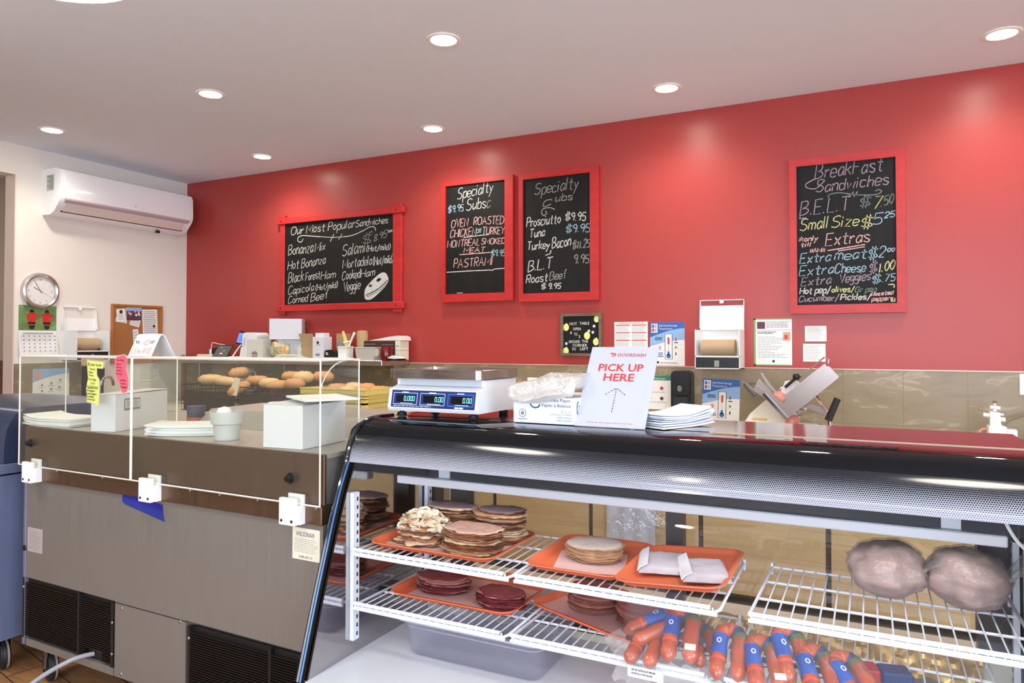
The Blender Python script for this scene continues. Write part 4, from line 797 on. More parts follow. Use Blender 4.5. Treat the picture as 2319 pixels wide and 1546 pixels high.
for x in (-.1, -.85): caster(t, x, .08); caster(t, x, .68)
# ================================================================ counter and wall shelf along the red wall
m_ssw = brushed('stainless shelf', (196, 188, 180), .3, (2, 60, 60), .06, bump=0)
t = thing('back_counter', 'long counter along the red wall holding bread, slicer and steel fittings', 'counter', (0, 0, 0))
b = MB(); b.box(-5.62, 2.2, 3.80, 4.50, .862, .90, b=.004); b.build('counter_top', mat('cream counter top', (222, 212, 188), .35), t)
b = MB(); b.box(-5.60, 2.18, 3.87, 4.50, .10, .862); b.build('carcass', mat('dark counter carcass', (60, 50, 42), .5), t, smooth=0)
m_cab = mat('tan cabinet front', (196, 174, 132), .32, noise_s=2.5, noise_amt=.10, stretch=(1, 1, 16))
for i in range(9): b = MB(); x = -3.9 + i * .62; b.box(x, x + .595, 3.85, 3.87, .12, .84, b=.003); b.build('cabinet_door', m_cab, t)
t = thing('wall_shelf', 'stainless shelf on the red wall crowded with boxes and tubs', 'shelf', (0, 0, 0))
b = MB(); b.box(-5.62, -3.15, 4.18, YB - .016, 1.255, 1.2945, b=.003); b.build('shelf_board', m_ssw, t)
for x in (-5.3, -4.3, -3.2): b = MB(); b.box(x - .006, x + .006, 4.40, YB - .0105, 1.13, 1.255); b.build('bracket', m_ssw, t, smooth=0)
SZ = 1.295
def st(name, label, cat, x, y, rz=0, group=None): return thing(name, label, cat, (x, y, SZ), rz, group)
def part(t, name, fn, m, smooth=35, lb=None):
    b = MB(); fn(b); o = b.build(name, m, t, smooth=smooth)
    if lb: lab(o, lb)
    return o
m_pl = mat('white plastic', (238, 238, 232), .4); m_kr = mat('kraft card', (178, 150, 112), .8); m_lp = mat('pale print', (188, 182, 178), .7)
t = st('power_strip', 'cream power strip at the left end of the shelf', 'power strip', -5.13, 4.34); part(t, 'casing', lambda b: b.box(-.10, .10, -.03, .03, 0, .03, b=.006), mat('cream plastic strip', (226, 218, 190), .4))
part(t, 'white_plug', lambda b: b.box(.035, .06, -.012, .012, .03, .075, b=.003), m_pl); part(t, 'black_plug', lambda b: b.box(.066, .105, -.012, .018, .03, .085, b=.003), m_dark)
part(t, 'white_cord', lambda b: b.tube(catmull([(.048, 0, .075), (.052, 0, .115), (.07, 0, .13), (.11, .02, .12), (.16, .05, .11)], 6), .003, 6), m_pl)
t = st('tablet', 'dark tablet propped up on a stand at the left of the shelf', 'tablet', -4.93, 4.29, 6)
part(t, 'screen', lambda b: (setattr(b, 'T', Matrix.Rotation(R(-38), 4, 'X')), b.box(-.084, .084, -.004, .004, .004, .14, b=.003)), m_dark)
part(t, 'display', lambda b: (setattr(b, 'T', Matrix.Rotation(R(-38), 4, 'X')), b.rect(-.074, .074, .016, .128, -.0046, 0), b.disc(-.03, .11, .006, -.005, 1, 10), b.rect(-.015, .012, .04, .05, -.005, 2), b.disc(.012, .075, .006, -.005, 1, 10)),
     [mat('dim grey display', (88, 84, 84), .3, emit=(88, 84, 84), estr=.15), mat('display icon', (170, 176, 190), .5, emit=(170, 176, 190), estr=.3), mat('display button', (220, 230, 245), .5, emit=(220, 230, 245), estr=.5)], 0)
part(t, 'stand', lambda b: b.box(-.08, .08, .06, .12, 0, .012), m_dark, 0); part(t, 'prop', lambda b: b.box(-.03, .03, .085, .092, .010, .10), m_dark, 0)
t = st('card_terminal', 'phone sized screen glowing blue on a white cable stand', 'payment terminal', -4.765, 4.36, 4)
part(t, 'base', lambda b: b.rbox(-.09, .08, -.05, .03, 0, .014, .02), m_pl); part(t, 'stem', lambda b: (b.tube([(-.05, -.03, .012), (.0, 0, .10), (.03, .0, .12)], .006, 8), b.tube([(.04, -.03, .012), (.035, -.01, .09)], .009, 8)), m_pl)
part(t, 'handset', lambda b: (setattr(b, 'T', Matrix.Translation((.0, .0, .115)) @ Matrix.Rotation(R(9), 4, 'Y') @ Matrix.Rotation(R(-14), 4, 'X')), b.box(-.042, .042, -.008, .008, 0, .115, b=.006)), m_dark)
part(t, 'lit_screen', lambda b: (setattr(b, 'T', Matrix.Translation((.0, .0, .115)) @ Matrix.Rotation(R(9), 4, 'Y') @ Matrix.Rotation(R(-14), 4, 'X')), b.rect(-.034, .034, .012, .098, -.0086, 0), lines(b, -.01, .018, .03, .08, 4, -.009, 1, .3)), [mat('blue lit screen', (92, 124, 214), .4, emit=(92, 124, 214), estr=.8), mat('screen text', (40, 60, 120), .5)], 0)
t = st('countertop_appliance', 'white rounded machine standing behind the small white carton', 'appliance', -4.60, 4.385)
part(t, 'body', lambda b: (b.prism([(p[0], p[1]) for p in rrect(-.082, .082, 0, .215, .035)], -.075, .06), b.prism(rrect(-.09, -.03, 0, .08, .02), -.078, .05)), mat('white glossy plastic', (240, 240, 242), .18), 40)
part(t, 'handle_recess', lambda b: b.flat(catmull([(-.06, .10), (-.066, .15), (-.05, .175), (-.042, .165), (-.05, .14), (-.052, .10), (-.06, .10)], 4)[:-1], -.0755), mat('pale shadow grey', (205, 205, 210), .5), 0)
t = st('small_carton', 'small plain white carton with a printed mark, left of the wrapped candy', 'box', -4.425, 4.245)
part(t, 'carton', lambda b: b.box(-.085, .085, -.045, .05, 0, .158, b=.001), mat('off white carton', (222, 220, 206), .6)); part(t, 'print', lambda b: (b.box(-.028, .03, -.0462, -.0455, .015, .05), b.box(-.022, .024, -.0466, -.046, .022, .036, 1), b.flat([(-.03, .052), (.032, .052), (.001, .062)], -.0462)), [m_ink, m_lp], 0)
t = st('small_carton', 'lower of the two stacked white cartons against the red wall', 'box', -4.235, 4.415, 34, 'two stacked cartons'); part(t, 'carton', lambda b: b.box(-.09, .09, -.09, .09, 0, .155, b=.001), m_card)
t = thing('large_carton', 'big white carton on top of the stack against the red wall', 'box', (-4.25, 4.385, SZ + .156), 36, 'two stacked cartons'); part(t, 'carton', lambda b: b.box(-.125, .125, -.125, .12, 0, .165, b=.001), m_card)
part(t, 'print', lambda b: (setattr(b, 'T', Matrix.Translation((.1255, 0, 0)) @ Matrix.Rotation(R(90), 4, 'Z')), [lines(b, .0, .095, .06 + i * .022, .074 + i * .022, 1, -.0006, 1, .6, .15) for i in range(4)], b.disc(-.06, .03, .012, -.0006, 1, 12), lines(b, -.085, -.05, .075, .085, 1, -.0006, 1, .6)), PM, 0)
t = st('bag_of_candy', 'cellophane bag of green and orange wrapped sweets on the shelf', 'bag of sweets', -4.195, 4.235)
def blob(b, rx, ry, rz, seed, amp, n=14, mm=None, c=(0, 0, 0)):
    bm = bmesh.new(); bmesh.ops.create_icosphere(bm, subdivisions=3, radius=1)
    for v in bm.verts:
        k = 1 + amp * wob(seed, v.co, 2.2) + amp * .5 * wob(seed + 5, v.co, 6)
        v.co = Vector((v.co.x * rx * k + c[0], v.co.y * ry * k + c[1], max(0, (v.co.z + 1) * rz * k) + c[2]))
    b.bm(bm, 0)
part(t, 'sweets', lambda b: blob(b, .10, .042, .066, 3, .2), mat('mixed sweets', (196, 190, 140), .5, noise_s=40, noise_amt=.6), 80)
part(t, 'orange_sweets', lambda b: blob(b, .036, .034, .05, 8, .2, c=(.062, -.008, .012)), mat('orange sweets', (220, 160, 96), .5, noise_s=50, noise_amt=.4), 80)
part(t, 'cellophane', lambda b: blob(b, .108, .048, .070, 4, .3), film('crinkled cellophane', refl=.12, haze=.10, bump=.9, bump_s=45), 80)
t = st('small_carton', 'tiny white box between the candy bag and the brown carton', 'box', -4.02, 4.34); part(t, 'carton', lambda b: b.box(-.055, .055, -.03, .03, 0, .09, b=.001), m_card); part(t, 'print', lambda b: lines(b, -.02, .035, .05, .062, 1, -.0305, 3, .5, 0), PM, 0)
t = st('open_carton', 'open brown cardboard box with its flap standing up', 'box', -3.915, 4.33); part(t, 'carton', lambda b: (b.box(-.075, .065, -.06, -.058, 0, .10), b.box(-.075, .065, .058, .06, 0, .10), b.box(-.075, -.073, -.06, .06, 0, .10), b.box(.063, .065, -.06, .06, 0, .10), b.box(-.075, .065, -.06, .06, 0, .002)), m_kr, 0)
part(t, 'front_flap', lambda b: b.add([(-.075, -.061, .10), (.065, -.061, .10), (.048, -.075, .20), (-.098, -.075, .20)], [(0, 1, 2, 3)]), m_kr, 0)
t = st('folded_cloth', 'folded pale cloth hanging over the shelf edge below the brown carton', 'cloth', -4.03, 4.215, 4)
def cloth(b):
    for k in range(4): b.box(-.16 + .012 * k, .13 - .02 * k, -.045, .05 - .01 * k, k * .0095, k * .0095 + .0085, b=.004)
part(t, 'cloth', cloth, mat('pale green cloth', (226, 230, 206), .85))
t = st('tall_carton', 'tall white carton with a small printed mark, right of the brown carton', 'box', -3.775, 4.26); part(t, 'carton', lambda b: (b.box(-.052, .052, -.05, .05, 0, .175, b=.001), b.box(-.042, .044, -.03, .03, .175, .205)), m_card); part(t, 'print', lambda b: (b.disc(.0, .13, .012, -.0512, 2, 10), lines(b, -.012, .028, .108, .116, 1, -.0512, 1, .5, 0), b.rect(-.02, .02, .03, .045, -.0512, 1)), PM, 0)
t = st('kraft_carton', 'slim brown carton behind the black tape holder', 'box', -3.70, 4.42); part(t, 'carton', lambda b: b.box(-.04, .04, -.04, .04, 0, .20, b=.001), m_kr)
t = st('tape_holder', 'squat black dispenser at the front of the shelf', 'tape dispenser', -3.665, 4.245); part(t, 'body', lambda b: b.prism([(-.052, 0), (.052, 0), (.046, .06), (.02, .075), (.004, .058), (-.012, .076), (-.044, .068)], -.03, .03), m_dark); part(t, 'white_print', lambda b: lines(b, -.035, -.008, .035, .058, 2, -.0305, 0, .6), M_WHITE(), 0)
t = st('glass_jar', 'blue tinted jar behind the black dispenser', 'jar', -3.67, 4.37); part(t, 'jar', lambda b: b.lathe([(0, 0), (.04, 0), (.042, .1), (.032, .135), (0, .14)], seg=20), mat('blue grey glass', (150, 168, 182), .15, trans=.4))
t = st('utensil_pail', 'square white tub holding a yellow handle and white spoons', 'tub', -3.555, 4.27); part(t, 'tub', lambda b: b.prism([(-.038, 0), (.038, 0), (.044, .095), (-.044, .095)], -.038, .038), m_pl); part(t, 'lid_rim', lambda b: b.box(-.047, .047, -.042, .042, .088, .102, b=.003), mat('pale green lid', (214, 218, 200), .5))
part(t, 'yellow_handle', lambda b: b.tube([(-.005, .02, .1), (-.03, .03, .16), (-.055, .035, .215)], [.014, .016, .010], 8), mat('yellow wood handle', (222, 190, 104), .5)); part(t, 'white_spoon', lambda b: b.tube([(.03, .0, .1), (.06, .0, .16), (.085, .0, .205)], [.008, .008, .011], 8), m_pl); part(t, 'ladle', lambda b: b.tube([(-.02, 0, .13), (.05, .0, .142)], .006, 8), m_pl)
t = st('cup_stack', 'tall brown stack of paper cups behind the white tub', 'cups', -3.50, 4.40); part(t, 'sleeve', lambda b: b.lathe([(0, 0), (.040, 0), (.044, .20), (.038, .222), (0, .224)], seg=24), mat('kraft cups', (186, 152, 106), .6)); 
t = st('paper_plate', 'flat white tray lying at the front of the shelf', 'tray', -3.565, 4.222); part(t, 'tray', lambda b: b.rbox(-.16, .11, -.035, .04, 0, .018, .02), m_pl)
t = st('plastic_tub', 'frosted rectangular tub at the right of the shelf', 'tub', -3.32, 4.26); part(t, 'tub', lambda b: b.prism([(-.075, 0), (.075, 0), (.088, .06), (.092, .095), (-.092, .095), (-.088, .06)], -.055, .055), mat('frosted tub', (206, 202, 190), .35, trans=.15)); part(t, 'rim', lambda b: b.box(-.096, .096, -.06, .06, .089, .096, b=.002), mat('frosted tub', (206, 202, 190), .35))
t = st('red_cup', 'dark red mug beside the frosted tub', 'mug', -3.165, 4.255); part(t, 'mug', lambda b: b.lathe([(0, 0), (.038, 0), (.042, .02), (.040, .09), (.036, .1), (.032, .1), (.034, .02), (0, .015)], seg=24), mat('dark red glaze', (110, 14, 22), .12)); part(t, 'round_tag', lambda b: b.lathe([(0, .048), (.03, .048), (.03, .044), (0, .044)], (-.06, 0, .058), 20, axis='y'), mat('cream tag', (206, 190, 160), .6))
for k, lb in enumerate(('lower of the two brown printed packets by the shelf end', 'upper of the two brown printed packets by the shelf end')):
    t = thing('printed_packet', lb, 'packet', (-3.325, 4.42, SZ + .0005 + k * .072), 0, 'brown printed packets'); part(t, 'packet', lambda b: b.box(-.20, .155, -.045, .07, 0, .070, b=.001), mat('dark brown packet', (70, 40, 34), .5))
    part(t, 'white_end', lambda b: b.box(.155, .195, -.05, .07, 0, .070, b=.001), mat('pale end label', (226, 224, 206), .6)); part(t, 'print', lambda b: [lines(b, .03 + .0, .14, .012 + i * .024, .022 + i * .024, 1, -.0455, 1, .5, .1) for i in range(2)] + [lines(b, -.18, -.02, .04, .052, 1, -.0455, 1, .5)] + [b.rect(.16, .19, .03, .034, -.0505, 2)], PM, 0)
t = thing('plastic_bag', 'white folded plastic bag slumped over the brown packets', 'bag', (-3.295, 4.44, SZ + .146)); part(t, 'bag', lambda b: (b.prism([(-.13, 0), (.18, 0), (.17, .028), (.14, .036), (.06, .028), (-.04, .012)], -.06, .06)), mat('soft white bag', (236, 226, 220), .4))
t = st('white_rag', 'small white rag with a dark underside in front of the packets', 'rag', -3.06, 4.235); part(t, 'rag', lambda b: (b.prism([(-.06, .018), (-.02, .036), (.055, .022), (.06, .016), (0, .012)], -.03, .03)), M_WHITE()); part(t, 'dark_holder', lambda b: b.prism([(-.065, 0), (.06, 0), (.06, .015), (0, .011), (-.06, .017)], -.032, .032), m_dark)

# ---------------------------------------------------------------- bread on the counter below the shelf
m_wire = mat('black basket wire', (52, 46, 40), .4, metal=.5)
m_lining = mat('dark basket lining', (74, 62, 52), .8)
def basket(label, x0, x1, y0_, y1_, z0, z1, rz=0):
    t = thing('wire_basket', label, 'basket', ((x0 + x1) / 2, (y0_ + y1_) / 2, z0), rz, 'bread baskets'); w, d, h = (x1 - x0) / 2, (y1_ - y0_) / 2, z1 - z0
    b = MB()
    for z in [.003] + [h * k / 4 for k in range(1, 5)]: b.tube([(-w, -d, z), (w, -d, z), (w, d, z), (-w, d, z)], .004 if z > h * .9 else .0028, 6, closed=True)
    n = int(2 * w / .033)
    for i in range(n + 1):
        x = -w + 2 * w * i / n
        b.tube([(x, -d, h), (x, -d, 0), (x, d, 0), (x, d, h)], .0018, 4)
    for i in range(9): y = -d + 2 * d * i / 8; b.tube([(-w, y, h), (-w, y, 0), (w, y, 0), (w, y, h)], .0018, 4)
    b.build('wire_frame', m_wire, t, smooth=0)
    b = MB(); b.box(-w + .01, w - .01, -d + .02, d - .01, .008, .012); b.box(-w + .01, w - .01, -d + .012, -d + .015, .01, h * .75); b.build('lining', m_lining, t, smooth=0)
    return t
basket('black wire bread basket at the left of the bread, by the corner', -4.81, -4.24, 3.83, 4.20, .9005, 1.10)
basket('black wire bread basket next to the yellow crate', -4.21, -3.66, 3.83, 4.20, .9005, 1.095)
m_bread = mat('golden bread crust', (208, 152, 98), .6, noise_s=7, noise_amt=.16, bump=.15, bump_s=40); m_pale = mat('pale bread crust', (224, 190, 134), .6, noise_s=7, noise_amt=.14, bump=.12, bump_s=40)
def loaf(name, label, c, l, r, rz, tilt, m, group, plump=.8, slash=True):
    t = thing(name, label, 'bread', c, rz, group); n = 14; b = MB()
    pts, rs = [], []
    for i in range(n + 1):
        u = -1 + 2 * i / n; pts.append((u * l, .006 * math.sin(u * 3), .004 * math.cos(u * 2) + u * l * math.tan(R(tilt)))); rs.append(max(.002, r * (1 - abs(u) ** 2.6) ** .55 * (1 + .05 * math.sin(i * 2.3))))
    b.tube(pts, rs, 14, flat=plump); b.build('crust', m, t, smooth=70)
    if slash:
        b = MB()
        for u in (-.45, 0, .45): b.tube([(u * l - .02, -.016, r * plump * .93 + u * l * math.tan(R(tilt))), (u * l + .02, .016, r * plump * .95 + u * l * math.tan(R(tilt)))], [.002, .002], 6)
        b.build('score_mark', mat('pale score', (232, 206, 160), .7), t)
    return t
LO = [(-4.60, 3.93, 1.135, .13, .05, 3, 0, m_pale, 'long pale loaf at the left front of the left basket'), (-4.40, 3.90, 1.125, .15, .045, -6, -3, m_pale, 'long pale loaf at the right front of the left basket'),
      (-4.42, 4.04, 1.185, .075, .055, 30, 6, m_bread, 'golden roll perched highest on the left basket'), (-4.70, 4.07, 1.12, .12, .048, 10, 0, m_bread, 'golden loaf at the back of the left basket'),
      (-4.20, 4.02, 1.13, .10, .05, 12, 0, m_bread, 'golden loaf lying across the gap between the baskets'), (-4.22, 3.86, 1.08, .085, .052, 62, 24, m_bread, 'golden roll in a paper sleeve slumping between the baskets'),
      (-3.98, 3.93, 1.12, .10, .05, -3, 0, m_pale, 'pale roll at the left front of the right basket'), (-3.87, 3.90, 1.108, .09, .048, 18, 4, m_bread, 'golden roll at the middle front of the right basket'),
      (-3.93, 4.09, 1.165, .085, .05, -12, 0, m_bread, 'golden roll at the back left of the right basket'), (-3.75, 4.03, 1.165, .08, .058, 6, 0, m_pale, 'plump pale roll on top of the right basket'),
      (-3.71, 3.90, 1.125, .085, .05, -4, 0, m_bread, 'golden roll at the right front of the right basket'), (-3.64, 4.12, 1.17, .085, .05, 8, 0, m_bread, 'golden roll at the back of the right basket by the crate')]
for x, y, z, l, r, rz, ti, m, lb in LO: loaf('bread_loaf', lb, (x, y, z), l, r, rz, ti, m, 'loaves in the baskets')
b = MB(); b.prism([(-.035, -.07), (.045, -.06), (.03, .07), (-.025, .065)], -.0015, .0015); tag(b.build('paper_sleeve', mat('glassine paper', (236, 226, 196), .5), loc=(-4.20, 3.80, 1.10), rot=(R(-8), R(14), 0)), 'cream paper sleeve half around a roll between the baskets', 'paper')
# yellow crate of rolls
m_yel = mat('yellow crate plastic', (226, 208, 122), .5)
t = thing('bread_crate', 'yellow slotted plastic crate full of rolls', 'crate', (-3.345, 4.06, .9005), 0)
w, d, h = .285, .185, .205
def wall(b, axis, s):
    if axis == 'x': L = d; P = lambda u, za, zb, ua: b.box(s * w - .004, s * w + .004, u, ua, za, zb)
    else: L = w; P = lambda u, za, zb, ua: b.box(u, ua, s * d - .004, s * d + .004, za, zb)
    P(-L, 0, .02, L); P(-L, h - .035, h, L); P(-L, .10, .112, L)
    P(-L, .02, h - .035, -L + .03); P(L - .03, .02, h - .035, L)
    n = int(2 * L / .0115)
    for i in range(n): u = -L + .03 + i * .0115; 
    for i in range(n):
        u = -L + .03 + i * .0115
        if u < L - .032: P(u, .02, h - .035, u + .0055)
    for z in (.045, .07, .135, .155): P(-L, z, z + .005, L)
for nm, ax, s in (('front_wall', 'y', -1), ('back_wall', 'y', 1), ('end_wall', 'x', -1), ('end_wall', 'x', 1)): b = MB(); wall(b, ax, s); b.build(nm, m_yel, t, smooth=0)
b = MB(); b.box(-w, w, -d, d, 0, .006); b.build('crate_floor', m_yel, t, smooth=0)
b = MB(); b.box(-w - .006, w + .006, -d - .006, d + .006, h, h + .002)
b = MB()
for ya, yb, xa, xb in ((-d - .008, -d + .008, -w - .008, w + .008), (d - .008, d + .008, -w - .008, w + .008), (-d, d, -w - .008, -w + .008), (-d, d, w - .008, w + .008)): b.box(xa, xb, ya, yb, h - .008, h, b=.002)
b.build('rim', m_yel, t)
b = MB(); b.box(.12, .24, -d - .0065, -d - .0045, .03, .10); lab(b.build('paper_label', mat('pale green label', (208, 212, 176), .6), t, smooth=0), 'pale green paper label')
k = 0
for x, y, dz in ((-.20, -.09, 0), (-.07, -.10, .005), (.06, -.09, .012), (.19, -.10, .004), (-.14, .04, .02), (.0, .05, .03), (.13, .04, .028), (.22, .06, .01), (-.22, .10, .01)):
    lb = ('roll at the front left of the yellow crate', 'second roll along the front of the yellow crate', 'third roll along the front of the yellow crate', 'roll at the front right corner of the yellow crate', 'roll behind the first two in the yellow crate', 'topmost roll in the middle of the yellow crate', 'roll right of the topmost one in the yellow crate', 'roll at the back right of the yellow crate', 'roll at the back left of the yellow crate')[k]
    loaf('bread_roll', lb, (-3.345 + x, 4.06 + y, 1.065 + dz), .075, .05, 20 * math.sin(k * 2), 0, (m_bread, m_pale)[k % 3 == 2], 'rolls in the yellow crate'); k += 1
t = thing('measuring_jug', 'clear measuring jug on the counter behind the left basket', 'jug', (-4.66, 4.33, .9005)); b = MB(); b.lathe([(0, 0), (.05, 0), (.055, .31), (.052, .31), (.048, .005), (0, .005)], seg=22); b.build('jug', m_trp, t); b = MB(); b.tube(catmull([(.055, 0, .29), (.10, 0, .285), (.115, 0, .25), (.115, 0, .15), (.055, 0, .12)], 5), .007, 8); b.build('handle', m_trp, t)
t = thing('faucet', 'chrome gooseneck tap seen through the left acrylic pane', 'tap', (-5.33, 3.52, .9)); m_chr = mat('chrome', (220, 220, 222), .08, metal=1.0)
b = MB(); b.tube(catmull([(0, 0, 0), (0, 0, .19), (.0, .01, .235), (.01, .04, .26), (.02, .075, .24), (.02, .085, .19)], 7), .011, 10); b.build('spout', m_chr, t); b = MB(); b.lathe([(0, 0), (.028, 0), (.026, .03), (.014, .05), (0, .05)], seg=18); b.build('tap_base', m_chr, t)
t = thing('side_counter', 'steel sink counter along the white side wall behind the prep table', 'counter', (0, 0, 0)); b = MB(); b.box(-5.645, -5.05, 3.08, 3.79, .86, .90, b=.004); b.build('sink_top', m_ssw, t); b = MB(); b.box(-5.64, -5.08, 3.1, 3.79, 0.0, .86); b.build('carcass', m_ss, t, smooth=0)
# ================================================================ refrigerated deli case
CX0, CX1 = -1.47, 0.345
GP = [(2.02, 1.1725), (1.93, 1.1735), (1.885, 1.170), (1.85, 1.158), (1.828, 1.142), (1.812, 1.125), (1.798, 1.10), (1.786, 1.07), (1.779, 1.048), (1.742, .970), (1.709, .882), (1.674, .779), (1.637, .668), (1.601, .552), (1.571, .452)]
m_frit = mat('black fired glass', (7, 9, 14), .04, spec=.3)
m_case = mat('black case enamel', (14, 14, 15), .28)
m_cw = mat('white case liner', (226, 228, 234), .3)
def dots_mat():
    m = bpy.data.materials.new('dotted glass print'); m.use_nodes = True; nt = m.node_tree; N = nt.nodes; L = nt.links; b = N['Principled BSDF']
    tc = N.new('ShaderNodeTexCoord'); sp = N.new('ShaderNodeSeparateXYZ'); L.new(tc.outputs['Object'], sp.inputs[0])
    def M(op, a, c=None):
        n = N.new('ShaderNodeMath'); n.operation = op
        for i, v in ((0, a), (1, c)):
            if v is None: continue
            if isinstance(v, (int, float)): n.inputs[i].default_value = v
            else: L.new(v, n.inputs[i])
        return n.outputs[0]
    P = .0048
    v = M('DIVIDE', sp.outputs['Z'], P * .866); row = M('FLOOR', v)
    u = M('ADD', M('DIVIDE', sp.outputs['X'], P), M('MULTIPLY', M('FLOORED_MODULO', row, 2), .5))
    fu = M('SUBTRACT', M('FRACT', u), .5); fv = M('MULTIPLY', M('SUBTRACT', M('FRACT', v), .5), .866)
    dist = M('SQRT', M('ADD', M('MULTIPLY', fu, fu), M('MULTIPLY', fv, fv)))
    mr = N.new('ShaderNodeMapRange'); mr.inputs[1].default_value = 1.046; mr.inputs[2].default_value = 1.126; mr.inputs[3].default_value = .14; mr.inputs[4].default_value = .66; L.new(sp.outputs['Z'], mr.inputs[0])
    dk = M('LESS_THAN', dist, mr.outputs[0])
    mx = N.new('ShaderNodeMix'); mx.data_type = 'RGBA'; mx.inputs[6].default_value = rgb(160, 162, 172); mx.inputs[7].default_value = rgb(16, 18, 26)
    L.new(dk, mx.inputs[0]); L.new(mx.outputs[2], b.inputs['Base Color']); b.inputs['Roughness'].default_value = .12
    return m
m_cg = film('clear case glass', tint=(250, 252, 252), refl=.012, haze=.0, grazing=.35)
m_mir = mat('polished steel liner', (186, 182, 182), .06, metal=1.0)
DC = thing('deli_case', 'black curved glass deli case with orange trays of sliced meat', 'deli case', (0, 0, 0))
def sweep(b, prof, x0, x1, m=0, nx=1):
    n = len(prof)
    for j in range(nx):
        xa = x0 + (x1 - x0) * j / nx; xb = x0 + (x1 - x0) * (j + 1) / nx
        b.add([(xa, p[0], p[1]) for p in prof] + [(xb, p[0], p[1]) for p in prof], [(i, i + n, i + n + 1, i + 1) for i in range(n - 1)], m)
def dense(p): return catmull(p, 5)
D = dense(GP); top = [p for p in D if p[1] >= 1.1255 or p[0] > 1.9]; band = [top[-1]] + [p for p in D if 1.0465 <= p[1] < 1.1255]; low = [band[-1]] + [p for p in D if p[1] < 1.0465]
b = MB(); sweep(b, top, CX0, CX1); sweep(b, [(p[0] + .004, p[1] - .006) for p in top[::-1]], CX0, CX1); b.build('hood_glass', m_frit, DC, smooth=60)
b = MB(); sweep(b, band, CX0, CX1); b.build('dotted_band', dots_mat(), DC, smooth=60)
b = MB(); sweep(b, low, CX0, CX1); b.build('front_glass', m_cg, DC, smooth=60)
m_ledge = mat('polished steel ledge', (124, 114, 112), .11, metal=1.0, noise_s=4, noise_amt=.04, stretch=(2, 40, 1))
b = MB(); b.box(CX0, CX1, 2.026, 2.345, 1.162, 1.1738, b=.0015); b.build('top_ledge', m_ledge, DC)
b = MB(); b.box(-.40, CX1, 2.014, 2.0255, 1.171, 1.1742); lab(b.build('joint_strip', mat('pale sealant', (196, 168, 146), .4), DC, smooth=0), 'pale sealant strip in the joint')
outer = [(2.35, 1.160)] + [(1.90, 1.163), (1.87, 1.158), (1.84, 1.142), (1.822, 1.105), (1.808, 1.07), (1.768, .963), (1.746, .891), (1.711, .797), (1.664, .65), (1.606, .456), (1.56, .30), (1.54, .12), (2.35, .12)]
b = MB(); b.prism(outer, -1.506, -1.474, axis='x'); b.build('end_panel', m_case, DC, smooth=40)
b = MB(); b.prism(outer, CX1 + .002, CX1 + .05, axis='x'); b.build('end_panel', m_case, DC, smooth=40)
# bright edge of the end glass
b = MB(); b.tube([(CX0 - .003, p[0] - .002, p[1]) for p in D if p[1] > .44], .0075, 8); lab(b.build('edge_trim', mat('black glossy trim', (12, 14, 20), .1, coat=.5), DC), 'glossy black edge trim')
b = MB(); b.tube([(CX0 + .006, p[0] - .004, p[1]) for p in low], .003, 6); lab(b.build('blue_edge', mat('blue glass edge', (56, 104, 160), .15), DC), 'blue tinted glass edge')
inner = [(2.20, 1.16)] + [(p[0] + .012, p[1] - .012) for p in GP[1:]] + [(2.20, .44)]
b = MB(); b.prism(inner, -1.4645, -1.452, axis='x'); lab(b.build('end_liner', m_mir, DC, smooth=0), 'mirror polished steel end liner')
b = MB(); b.prism(inner, CX1 - .012, CX1 - .0005, axis='x'); lab(b.build('end_liner', m_mir, DC, smooth=0), 'mirror polished steel end liner')
b = MB(); b.box(-1.452, CX1 - .012, 1.575, 2.20, .432, .452); b.build('deck', m_cw, DC, smooth=0)
b = MB(); b.box(-1.474, CX1 + .002, 1.55, 2.34, .10, .431); b.build('base', m_case, DC, smooth=0)
# rear wall: sill with vent slots, posts, sliding glass doors, dark header
b = MB(); b.box(-1.452, CX1 - .012, 2.205, 2.34, .432, .600); b.build('rear_sill', mat('cream rear sill', (206, 198, 178), .35), DC, smooth=0)
for i in range(5): b = MB(); x = -1.40 + i * .34; b.box(x, x + .30, 2.2015, 2.206, .478, .505); b.build('vent_slot', mat('black vent', (16, 14, 14), .6), DC, smooth=0)
b = MB(); b.box(-1.45, CX1 - .02, 2.196, 2.206, .515, .535); lab(b.build('brown_strip', mat('brown strip', (104, 76, 66), .5), DC, smooth=0), 'brown strip above the vents')
b = MB(); nx, nz = 90, 8
def fo(x, z): return 2.196 - .022 * abs(wob(2, (x, z * 2, 0), 16)) - .008 * wob(5, (x, z, 0), 55)
vs = [(-.49 + .74 * i / nx, fo(i / nx * .74, j * .011), .532 + .088 * j / nz) for j in range(nz + 1) for i in range(nx + 1)]
b.add(vs, [(j * (nx + 1) + i, j * (nx + 1) + i + 1, (j + 1) * (nx + 1) + i + 1, (j + 1) * (nx + 1) + i) for j in range(nz) for i in range(nx)])
lab(b.build('foil_strip', mat('gold crinkled foil', (196, 156, 92), .26, metal=.7), DC, smooth=30), 'crinkled gold foil along the back')
m_post = mat('dark brown post', (58, 50, 46), .4)
for xa, xb in ((-1.452, -1.425), (-1.36, -1.292), (-.575, -.522), (.245, .333)): b = MB(); b.box(xa, xb, 2.215, 2.26, .60, .928); b.build('rear_post', m_post, DC, smooth=0)
b = MB(); b.box(-1.452, CX1 - .012, 2.205, 2.34, .928, 1.155); lab(b.build('header', mat('dark grey header', (66, 66, 70), .45), DC, smooth=0), 'dark grey header inside the case')
